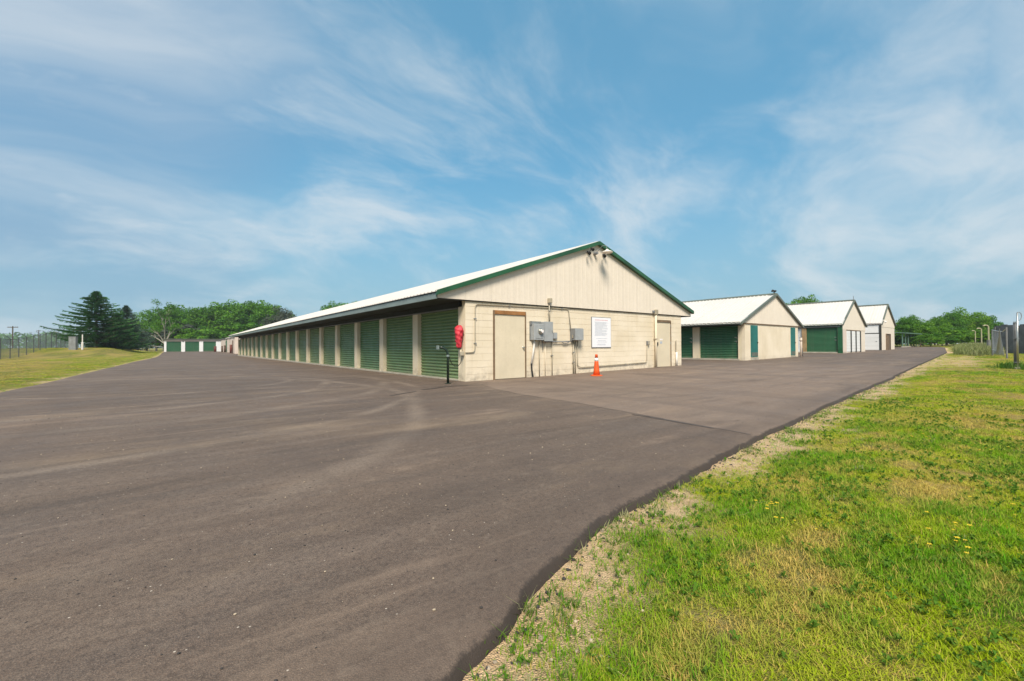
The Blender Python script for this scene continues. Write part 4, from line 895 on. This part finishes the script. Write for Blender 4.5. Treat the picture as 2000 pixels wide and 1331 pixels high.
def spruce(name, label, u, vtop, depth, rmax, mat, seed, low=.06, peak=.12):
    rng = np.random.default_rng(seed); x, y = from_px(u, depth); g = float(gz(x, y)); hor = 676-(u-1000)*.005; h = CAM.z+(hor-vtop)*depth/FPX-g
    o = thing(name, label, 'conifer', (x, y, g)); Q = []; Sh = []; tr = MB(); tr.tube([(0,0,-.3),(0,0,h*.5),(0,0,h)], [.22, .13, .02], 8); z = h*low
    while z < h*.985:
        f = z/h; Lm = rmax*min(1, ((1-f)/(1-peak))**.95)*(.42+.58*min(1, f/peak)); nb_ = int(rng.integers(7, 10)) if f < .85 else 6; ph = rng.random()*6.28
        for k in range(nb_):
            az = ph+6.283*k/nb_+rng.normal()*.2; L = Lm*rng.uniform(.62, 1.12); d = np.array([math.cos(az), math.sin(az), 0]); side = np.array([-d[1], d[0], 0])
            sag = rng.uniform(.06, .20)*(1-f) - .22*f*f; nseg = max(4, int(L/.16)); tpt = []
            for s_ in range(nseg):
                tt = (s_+.6)/nseg; p = d*L*tt + np.array([0, 0, z - sag*L*math.sin(tt*2.2) + .11*L*tt**3]); tpt.append(p)
                wdt = (.18+.36*L*.35*(1-tt)**.8*(tt > .08))
                for sg_ in (-1, 1):
                    for rep in range(2):
                        ang = rng.uniform(.4, 1.1); tip = p + (d*math.cos(ang)+side*sg_*math.sin(ang))*wdt*rng.uniform(.6, 1.3) + np.array([0, 0, rng.uniform(-.24, .10)]); ww = np.array([0, 0, 1])*rng.uniform(.03, .07)+d*rng.uniform(.03, .07)
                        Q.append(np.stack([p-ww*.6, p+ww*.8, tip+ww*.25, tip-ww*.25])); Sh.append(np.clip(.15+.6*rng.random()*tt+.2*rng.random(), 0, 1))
                tip = p+d*.22+np.array([0, 0, rng.uniform(.0, .09)]); ww = side*.05+np.array([0, 0, .03]); Q.append(np.stack([p-ww, p+ww, tip+ww*.2, tip-ww*.2])); Sh.append(.3+.5*rng.random())
            tr.tube([(0, 0, z), tuple(tpt[len(tpt)//2]), tuple(tpt[-1])], [.045, .025, .008], 4, False)
        z += rng.uniform(.19, .33)*(1 if f < .8 else .6)
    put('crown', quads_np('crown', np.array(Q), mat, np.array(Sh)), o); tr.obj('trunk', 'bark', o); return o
spruce('spruce_tree', 'big dark spruce with wide layered branches on the left lawn', 188, 568, 62, 5.3, 'needle', 3, .14, .30)
spruce('spruce_tree', 'smaller blue grey spruce tucked behind the big dark spruce', 246, 596, 70, 4.3, 'needle_blue', 8)
spruce('spruce_tree', 'low dark spruce filling between the big spruce and the blue one', 228, 612, 64, 4.3, 'needle', 14)

# half-bare pale tree by the white lock-ups
x, y = from_px(322, 92); g = float(gz(x, y)); o = thing('bare_tree', 'half-bare tree with pale forked limbs beside the white lock-up row', 'tree', (x, y, g))
m = MB(); m.tube([(0,0,-.3),(.1,0,1.4),(.0,0,2.2)], [.20,.17,.15], 8); rr = random.Random(21); tips = []
ex = rt0
def lim(p, q, r0, r1, lvl):
    p = Vector(p); q = Vector(q); mid = p.lerp(q, .5)+Vector((rr.uniform(-.3,.3), rr.uniform(-.3,.3), rr.uniform(-.1,.3))); m.tube([p, mid, q], [r0, (r0+r1)/2, r1], 6)
    if lvl > 0:
        for k in range(3): d = (q-p).normalized(); t_ = rr.uniform(.5, 1); a = p.lerp(q, t_); e_ = a+(d+Vector((rr.uniform(-.7,.7), rr.uniform(-.7,.7), rr.uniform(0,.6))))*rr.uniform(.8, 1.6); lim(a, e_, r1, r1*.4, lvl-1)
    else: tips.append(np.array(q))
for a, zt, l2 in ((-1.9, 4.4, 1), (-.6, 7.2, 2), (.3, 8.6, 2), (1.5, 6.3, 1), (2.2, 5.2, 1), (-2.8, 3.5, 1)): e_ = ex*a*1.1+Vector((0, rr.uniform(-1, 1), zt)); lim((0, 0, 1.6), e_, .11, .05, l2)
m.obj('trunk', 'bark_pale', o); rng = np.random.default_rng(4); tp = [t_ for t_ in tips if t_[2] > 4.0] + [np.array([rng.normal()*1.6, rng.normal()*1.6, rng.uniform(4.2, 6.6)]) for _ in range(26)]
Q, Sh = leaves(tp, [.75]*len(tp), [60]*len(tp), .13, rng); put('crown', quads_np('crown', Q, 'leaf', Sh), o)

# distant wood beyond the fields: one hazy mass on the skyline
rng = np.random.default_rng(31); C = []; R = []
for i in range(420):
    az = rng.uniform(-1.15, -.35) if i < 300 else rng.uniform(-.35, 1.2); dist = rng.uniform(800, 1000); x = CAM.x+math.sin(az+YAW)*dist; y = CAM.y+math.cos(az+YAW)*dist; hh = 9+20*float(fbm(np.array(az*14.), np.array(2.), 3)); 
    for k in range(3): C.append(np.array([x+rng.normal()*8, y+rng.normal()*8, hh*(.2+.33*k)])); R.append(rng.uniform(5, 9))
Q, Sh = leaves(C, R, [40]*len(C), 2.0, rng); tag(put('distant_wood', quads_np('distant_wood', Q, 'leaf', Sh)), 'hazy line of distant trees on the skyline beyond the fields', 'wood', kind='stuff')

# things on the left lawn ---------------------------------------------
def at_left(u, d): x, y = from_px(u, d); return x, y, float(gtop(np.array(x), np.array(y)))
x, y, g = at_left(143, 55); o = thing('utility_cabinet', 'pale grey utility cabinet under the left branches of the big spruce', 'cabinet', (x, y, g), -.3)
MB().box(-.36, .36, -.25, .25, -.1, 1.62).obj('housing', 'cabinet_grey', o, bevel=.03); MB().box(-.39, .39, -.28, .28, 1.62, 1.68).obj('lid', 'box_dark', o); MB().box(-.33, -.01, -.27, -.25, .1, 1.55).box(.01, .33, -.27, -.25, .1, 1.55).obj('door_leaf', 'cabinet_grey', o)
x, y, g = at_left(161, 55.5); o = thing('white_post', 'thick white post standing under the big spruce', 'post', (x, y, g))
MB().tube([(0,0,-.1),(0,0,.9),(0,0,.94)], [.11,.11,.08], 10).obj('lower_post', 'pvc', o); MB().tube([(0,0,.9),(0,0,1.95)], .06, 8).obj('upper_pipe', 'pvc', o)
x0, y0, g0 = at_left(250, 88); x1, y1, g1 = at_left(318, 94); o = thing('rail_fence', 'low pale rail fence between the spruces and the white lock-up row', 'fence', (x0, y0, g0))
MB().tube([(0,0,1.05),(x1-x0,y1-y0,g1-g0+1.05)], .05, 6).obj('rail', 'pvc', o)
for k in range(6): f = k/5; MB().tube([((x1-x0)*f,(y1-y0)*f,(g1-g0)*f-.1),((x1-x0)*f,(y1-y0)*f,(g1-g0)*f+1.02)], .05, 6).obj('post', 'greypost' if k else 'pvc', o)
x, y, g = at_left(252, 70); o = thing('fallen_branch', 'broken dark branch lying on the left lawn below the spruces', 'branch', (x, y, g+.1), -.62)
MB().tube([(-1.9,0,.25),(-.8,.1,.1),(.2,0,.05),(1.6,.1,.0)], [.05,.09,.11,.06], 7).obj('limb', 'bark', o); MB().tube([(.3,0,.05),(.55,0,.5),(.95,0,.85)], [.09,.07,.03], 6).obj('fork', 'bark', o)
for u, vt, d, lab in ((24.5, 637, 95, 'largest utility pole with crossarm at the left edge'), (75.5, 645, 150, 'middle distant utility pole behind the fence'), (109.5, 648, 190, 'farthest thin utility pole left of the spruce')):
    x, y = from_px(u, d); g = float(gz(x, y)); h = CAM.z+(680.5-vt)*d/FPX-g; o = thing('utility_pole', lab, 'utility pole', (x, y, g), -YAW, 'utility poles beyond the fence')
    MB().tube([(0,0,-.3),(0,0,h)], [.14,.10], 8).obj('pole', 'bark', o); w = 1.15 if d < 100 else .8; MB().box(-w, w, -.06, .06, h-.34, h-.2).obj('crossarm', 'bark', o)
    for s_ in (-.9, -.5, .5, .9): MB().tube([(s_*w,0,h-.2),(s_*w,0,h-.06)], .04, 6).obj('insulator', 'box_dark', o)

# ------------------------------------------------------------------ grass, pebbles, weeds (scattered)
def blade_mat(name, green, lushc, dryc, trans=.3):
    t = NT(name); dry = t.attr('tint', 'INSTANCER'); lush = t.attr('lushness', 'INSTANCER'); oi = t.n('ShaderNodeObjectInfo')
    col = t.mix(t.rng(lush, 0, 1, .08, 1), green, lushc); col = t.mix(dry, col, dryc); col = t.mix(t.rng(oi.outputs['Random'], 0, 1, 0, .30), col, (green[0]*.45, green[1]*.5, green[2]*.5, 1))
    t.fin(col, .7, spec=.08); tr = t.n('ShaderNodeBsdfTranslucent'); t.set(tr.inputs[0], col); mx = t.n('ShaderNodeMixShader'); mx.inputs[0].default_value = trans
    t.t.links.new(t.b.outputs[0], mx.inputs[1]); t.t.links.new(tr.outputs[0], mx.inputs[2]); t.t.links.new(mx.outputs[0], t.out.inputs[0]); return t.m
M['blade'] = blade_mat('grass_blade', (.37, .46, .010, 1), (.10, .31, .010, 1), (.64, .43, .13, 1))
M['weed'] = blade_mat('weed_blade', (.13, .21, .025, 1), (.07, .20, .018, 1), (.40, .36, .20, 1))
M['petal'] = paint('yellow_petal', (.75, .55, .02, 1), .6, .1, 20)
def tuft(seed, n, hmin, hmax, spread, width, lean, mat='blade'):
    r = random.Random(seed); vs = []; fs = []
    for _ in range(n):
        a = r.random()*6.283; rad = spread*math.sqrt(r.random()); x, y = rad*math.cos(a), rad*math.sin(a); h = r.uniform(hmin, hmax); b = r.random()*6.283; l = h*r.uniform(.1, lean); w = width*r.uniform(.7, 1.3)
        dx, dy = math.cos(b), math.sin(b); sx, sy = -dy*w/2, dx*w/2; i = len(vs); c = r.uniform(.3, .6)
        vs += [(x-sx, y-sy, -.01), (x+sx, y+sy, -.01), (x+dx*l*.3-sx*.8, y+dy*l*.3-sy*.8, h*c), (x+dx*l*.3+sx*.8, y+dy*l*.3+sy*.8, h*c), (x+dx*l, y+dy*l, h*(1-.35*r.random()*(l/h)))]
        fs += [(i, i+1, i+3, i+2), (i+2, i+3, i+4)]
    return mesh_np('tuft', vs, fs, mat)
def pebble(seed):
    r = random.Random(seed); bm = bmesh.new(); bmesh.ops.create_icosphere(bm, subdivisions=1, radius=1)
    for v in bm.verts: v.co *= r.uniform(.75, 1.15); v.co.z *= .62
    me = bpy.data.meshes.new('pebble'); bm.to_mesh(me); bm.free(); return me
def scatter(name, meshes, pts, rotz, scl, attrs, label, cat, tilt=None):
    lib = bpy.data.collections.new(name+'_forms')
    for i, m_ in enumerate(meshes): lib.objects.link(bpy.data.objects.new(name+'_form', m_))
    me = bpy.data.meshes.new(name); me.vertices.add(len(pts)); me.vertices.foreach_set('co', pts.astype(np.float32).reshape(-1))
    rot = np.zeros((len(pts), 3), np.float32); rot[:,2] = rotz
    if tilt is not None: rot[:,:2] = tilt
    for nm, ar in (('rot', rot), ('scl', scl.astype(np.float32))): a = me.attributes.new(nm, 'FLOAT_VECTOR', 'POINT'); a.data.foreach_set('vector', ar.reshape(-1))
    for k, ar in attrs.items(): fattr(me, k, ar)
    ix = RNG.integers(0, len(meshes), len(pts)).astype(np.int32); a = me.attributes.new('form', 'INT', 'POINT'); a.data.foreach_set('value', ix)
    for m_ in meshes:
        if m_.materials and m_.materials[0] and m_.materials[0].name not in me.materials: me.materials.append(m_.materials[0])
    o = tag(put(name, me), label, cat, kind='stuff')
    ng = bpy.data.node_groups.new(name+'_scatter', 'GeometryNodeTree'); ng.interface.new_socket('Geometry', in_out='INPUT', socket_type='NodeSocketGeometry'); ng.interface.new_socket('Geometry', in_out='OUTPUT', socket_type='NodeSocketGeometry')
    N = ng.nodes.new; L = ng.links.new; gi = N('NodeGroupInput'); go = N('NodeGroupOutput'); ci = N('GeometryNodeCollectionInfo'); ci.inputs[0].default_value = lib; ci.inputs['Separate Children'].default_value = True; ci.inputs['Reset Children'].default_value = True
    ip = N('GeometryNodeInstanceOnPoints'); ip.inputs['Pick Instance'].default_value = True
    def na_(n_, ty): q = N('GeometryNodeInputNamedAttribute'); q.data_type = ty; q.inputs[0].default_value = n_; return q.outputs[0]
    L(gi.outputs[0], ip.inputs['Points']); L(ci.outputs[0], ip.inputs['Instance']); L(na_('form', 'INT'), ip.inputs['Instance Index']); L(na_('scl', 'FLOAT_VECTOR'), ip.inputs['Scale'])
    er = N('FunctionNodeEulerToRotation'); L(na_('rot', 'FLOAT_VECTOR'), er.inputs[0]); L(er.outputs[0], ip.inputs['Rotation']); L(ip.outputs[0], go.inputs[0])
    md = o.modifiers.new('scatter', 'NODES'); md.node_group = ng; return o
def in_view(x, y, slack=.06):
    dx = x-CAM.x; dy = y-CAM.y; dep = dx*math.sin(YAW)+dy*math.cos(YAW); lat = dx*rt0.x+dy*rt0.y; return (dep > .7) & (np.abs(lat) < dep*(1000/FPX+slack)+.5), dep
def sample(x0, x1, y0, y1, dens):
    n = int((x1-x0)*(y1-y0)*dens); return RNG.uniform(x0, x1, n), RNG.uniform(y0, y1, n)
P_, K_ = [], []
for (x0, x1, y0, y1, dens, wid) in ((-7, -2, -12.5, -8.6, 3600, .95), (-2, 3, -16, -8, 1500, 1.2), (3, 12, -22, -7.5, 420, 1.7), (12, 30, -30, -6, 130, 2.6), (30, 75, -30, 0, 34, 4.0), (-21, -9.2, 4, 30, 90, 2.2), (-21, -8, 30, 96, 34, 3.2)):
    x, y = sample(x0, x1, y0, y1, dens); v, dep = in_view(x, y); ed = edge_dist(x, y); keep = v & (ed > .05) & (RNG.random(len(x)) > dirt_mask(x, y)*.78-.02)
    keep &= RNG.random(len(x)) < (.55+.45*sstep(.0, .9, ed)); keep &= ~((dry_mask(x, y) > .7) & (RNG.random(len(x)) < .45))
    x, y = x[keep], y[keep]; P_.append(np.stack([x, y, gtop(x, y)-.005], -1)); K_.append(np.full(len(x), wid))
P_ = np.concatenate(P_); K_ = np.concatenate(K_); x, y = P_[:,0], P_[:,1]; n = len(x)
lu = lush_mask(x, y); dr = dry_mask(x, y); hs = RNG.uniform(.65, 1.25, n)*(.8+.55*lu)*(1-.15*dr); scl = np.stack([K_, K_, hs], -1)
tint = np.clip(dr*.80+RNG.normal(size=n)*.14+(RNG.random(n) < .13)*.6, 0, 1) 
TF = [tuft(40+i, 10, .010, .034, .045, .0042, 1.8) for i in range(6)] + [tuft(60+i, 6, .015, .050, .04, .0034, 2.0) for i in range(3)]
scatter('grass', TF, P_, RNG.uniform(0, 6.283, n), scl, {'tint': tint, 'lushness': np.clip(lu+RNG.normal(size=n)*.12, 0, 1)}, 'short patchy lawn grass, part yellowed, beside the asphalt', 'grass')
# taller weeds along the broken edge of the mat and scattered in the lawn
x = np.concatenate([RNG.uniform(-6.6, -1, 400), RNG.uniform(-1, 5, 300), RNG.uniform(3, 40, 320)]); d_ = np.abs(RNG.normal(size=len(x)))*.16-.01; y = edgeR(x)-d_; k = fbm(x*2.6+5, x*0, 3) > .49; x, y = x[k], y[k]
x2, y2 = sample(-6.5, 6, -15, -8.9, 9); v, _ = in_view(x2, y2); v &= (lush_mask(x2, y2) > .35) & (edge_dist(x2, y2) > .1); x = np.concatenate([x, x2[v]]); y = np.concatenate([y, y2[v]]); n = len(x)
scatter('edge_weeds', [tuft(80+i, 22, .02, .085, .045, .007, 1.6, 'weed') for i in range(5)] + [tuft(90+i, 5, .06, .13, .03, .0025, 1.3, 'weed') for i in range(2)], np.stack([x, y, gtop(x, y)-.01], -1), RNG.uniform(0, 6.283, n), np.repeat(RNG.uniform(.35, .95, n)[:,None], 3, 1), {'tint': (RNG.random(n) < .3)*.8, 'lushness': RNG.random(n)*.7}, 'green weeds and dry stalks growing along the asphalt edge', 'weeds')
def rosette(seed, n, r0, r1, w):
    r = random.Random(seed); vs = []; fs = []
    for k in range(n):
        a = 6.283*k/n+r.uniform(-.3, .3); L_ = r.uniform(r0, r1); dx, dy = math.cos(a), math.sin(a); sx, sy = -dy*w*r.uniform(.7, 1.2), dx*w*r.uniform(.7, 1.2); z1 = r.uniform(.008, .03); i = len(vs)
        vs += [(0, 0, .004), (dx*L_*.55+sx, dy*L_*.55+sy, z1), (dx*L_, dy*L_, z1*r.uniform(.2, 1)), (dx*L_*.55-sx, dy*L_*.55-sy, z1)]; fs += [(i, i+1, i+2, i+3)]
    return mesh_np('rosette', vs, fs, 'weed')
xa, ya = sample(-6.6, 4, -14, -8.6, 330); v, dep = in_view(xa, ya); k = v & (edge_dist(xa, ya) > .06) & (RNG.random(len(xa)) > dirt_mask(xa, ya)*.8) & (RNG.random(len(xa)) < (.10+.75*sstep(.40, .62, fbm(xa*1.9+12, ya*2.6+40, 3)))) & (dry_mask(xa, ya) < .75); xa, ya = xa[k], ya[k]; n = len(xa)
scatter('broadleaf_weeds', [rosette(160+i, 5+i % 4, .010, .024, .006) for i in range(5)], np.stack([xa, ya, gtop(xa, ya)+RNG.uniform(.0, .02, n)], -1), RNG.uniform(0, 6.283, n), np.repeat(RNG.uniform(.5, 1.25, n)[:,None], 3, 1), {'tint': np.zeros(n), 'lushness': RNG.random(n)*.75}, 'low broad-leaved weeds and clover mixed into the lawn', 'weeds', tilt=RNG.normal(size=(n, 2))*.22)
# big weeds by the bent posts
x = np.concatenate([RNG.normal(47, 5.0, 900), RNG.normal(58, 6, 500)]); y = np.concatenate([RNG.normal(-7.0, .8, 900), RNG.normal(-5.6, 1.0, 500)]); k = edge_dist(x, y) > .8; x, y = x[k], y[k]; n = len(x)
scatter('tall_weeds', [tuft(120+i, 60, .10, .75, .38, .03, 1.2, 'weed') for i in range(4)], np.stack([x, y, gtop(x, y)], -1), RNG.uniform(0, 6.283, n), np.repeat(RNG.uniform(.5, 1.05, n)[:,None], 3, 1), {'tint': .2+RNG.random(n)*.6, 'lushness': RNG.random(n)*.3}, 'bank of tall pale weeds around the bent posts on the verge', 'weeds')
x = RNG.normal(px_+.3, .5, 60); y = RNG.normal(py_, .3, 60); n = 60
scatter('post_weeds', [tuft(140+i, 22, .12, .38, .12, .018, .8, 'weed') for i in range(3)], np.stack([x, y, gtop(x, y)], -1), RNG.uniform(0, 6.283, n), np.repeat(RNG.uniform(.4, 1.0, n)[:,None], 3, 1), {'tint': RNG.random(n)*.2, 'lushness': .6+RNG.random(n)*.4}, 'dark green weeds round the foot of the tall end post', 'weeds')
# yellow flowers in patches
x, y = sample(-5, 14, -17, -7.8, 26); v, _ = in_view(x, y); k = v & (fbm(x*.9+33, y*.9+4, 3) > .60) & (edge_dist(x, y) > .6); x, y = x[k], y[k]
for a, b, sp, q in ((-3.68, -9.48, .10, 7), (-3.45, -10.28, .12, 9), (-.3, -9.87, .3, 14), (5.5, -9.1, .5, 60), (-.7, -10.1, .3, 10), (-3.9, -9.6, .15, 5)): x = np.concatenate([x, RNG.normal(a, sp, q)]); y = np.concatenate([y, RNG.normal(b, sp*.5, q)])
n = len(x)
fl = MB(); 
for k in range(6): a = k*1.047; fl.v += [(0,0,.07),(.012*math.cos(a-.4),.012*math.sin(a-.4),.076),(.017*math.cos(a),.017*math.sin(a),.072),(.012*math.cos(a+.4),.012*math.sin(a+.4),.076)]; fl.f.append((4*k,4*k+1,4*k+2,4*k+3))
scatter('yellow_flowers', [fl.mesh('flower', 'petal')], np.stack([x, y, gtop(x, y)], -1), RNG.uniform(0, 6.283, n), np.repeat(RNG.uniform(.45, .8, n)[:,None], 3, 1), {}, 'tiny yellow flowers scattered in the lawn', 'flowers')
# pebbles on the bare strip and loose stones on the mat
t = NT('pebble_stone'); oi = t.n('ShaderNodeObjectInfo'); M['pebble'] = t.fin(t.mix(oi.outputs['Random'], (.50, .40, .28, 1), (.22, .17, .12, 1)), .85)
t = NT('tar_crumb'); M['crumb'] = t.fin((.035, .03, .027, 1), .7)
PB = [pebble(i) for i in range(5)]
for m_ in PB: m_.materials.append(M['pebble'])
x, y = sample(-6.8, 9, -11.2, -7.0, 900); v, dep = in_view(x, y); ed = edge_dist(x, y); k = v & (ed > .02) & (RNG.random(len(x)) < dirt_mask(x, y)*.9); x, y = x[k], y[k]; n = len(x); r_ = .002+.012*RNG.random(n)**6
scatter('pebbles', PB, np.stack([x, y, gtop(x, y)+r_*.2], -1), RNG.uniform(0, 6.283, n), np.repeat(r_[:,None], 3, 1), {}, 'tan pebbles on the bare strip along the asphalt edge', 'gravel')
x = RNG.uniform(-6.6, 12, 1500); y = edgeR(x)-np.abs(RNG.normal(size=1500))*.07-.02; n = len(x); CB = [pebble(20+i) for i in range(4)]
for m_ in CB: m_.materials.append(M['crumb'])
r_ = .003+.011*RNG.random(n)**3
scatter('tar_crumbs', CB, np.stack([x, y, gtop(x, y)+.004], -1), RNG.uniform(0, 6.283, n), np.repeat(r_[:,None], 3, 1), {}, 'black asphalt crumbs broken off along the edge of the mat', 'gravel')
# loose grit lying on the mat
x, y = sample(-9.5, 8, -9.6, 3, 40); k = edge_dist(x, y) < -.05; x, y = x[k], y[k]; k = (x < -.6) | (y < -.5); x, y = x[k], y[k]; n = len(x); r_ = .0016+.0065*RNG.random(n)**5
half = n//2; zz = gz(x, y)+.006
scatter('loose_grit', PB, np.stack([x[:half], y[:half], zz[:half]], -1), RNG.uniform(0, 6.283, half), np.repeat(r_[:half,None], 3, 1), {}, 'pale loose grit scattered over the asphalt', 'gravel')
scatter('dark_grit', CB, np.stack([x[half:], y[half:], zz[half:]], -1), RNG.uniform(0, 6.283, n-half), np.repeat(r_[half:,None], 3, 1), {}, 'dark loose crumbs scattered over the asphalt', 'gravel')
# dry stalks lying on the bare strip
x = RNG.uniform(-6.4, 2, 700); y = edgeR(x)-np.abs(RNG.normal(size=700))*.3-.03; n = len(x); t = NT('straw'); M['straw'] = t.fin((.48, .37, .20, 1), .8)
st = [MB().tube([(-.06,0,.004),(-.01,.006,.012),(.07,-.004,.006)], [.0012,.0014,.0008], 4).mesh('straw', 'straw'), MB().tube([(-.09,0,.003),(.0,-.015,.03),(.06,.01,.05)], [.0012,.0014,.0008], 4).mesh('straw', 'straw')]
scatter('dry_stalks', st, np.stack([x, y, gtop(x, y)], -1), RNG.uniform(0, 6.283, n), np.repeat(RNG.uniform(.15, .6, n)[:,None], 3, 1), {}, 'dry grass stalks littering the bare strip', 'straw')
# haze lying over the fields
HAZE = 0.0003
if HAZE:
    t = bpy.data.materials.new('haze'); t.use_nodes = True; t.node_tree.nodes.clear(); ou = t.node_tree.nodes.new('ShaderNodeOutputMaterial'); pv = t.node_tree.nodes.new('ShaderNodeVolumePrincipled')
    pv.inputs['Color'].default_value = (.80, .90, 1, 1); pv.inputs['Density'].default_value = HAZE; t.node_tree.links.new(pv.outputs[0], ou.inputs['Volume'])
    hz = MB().box(-3600, 3600, -3600, 3600, -3.0, 22.0).obj('haze', t); tag(hz, kind='stuff')
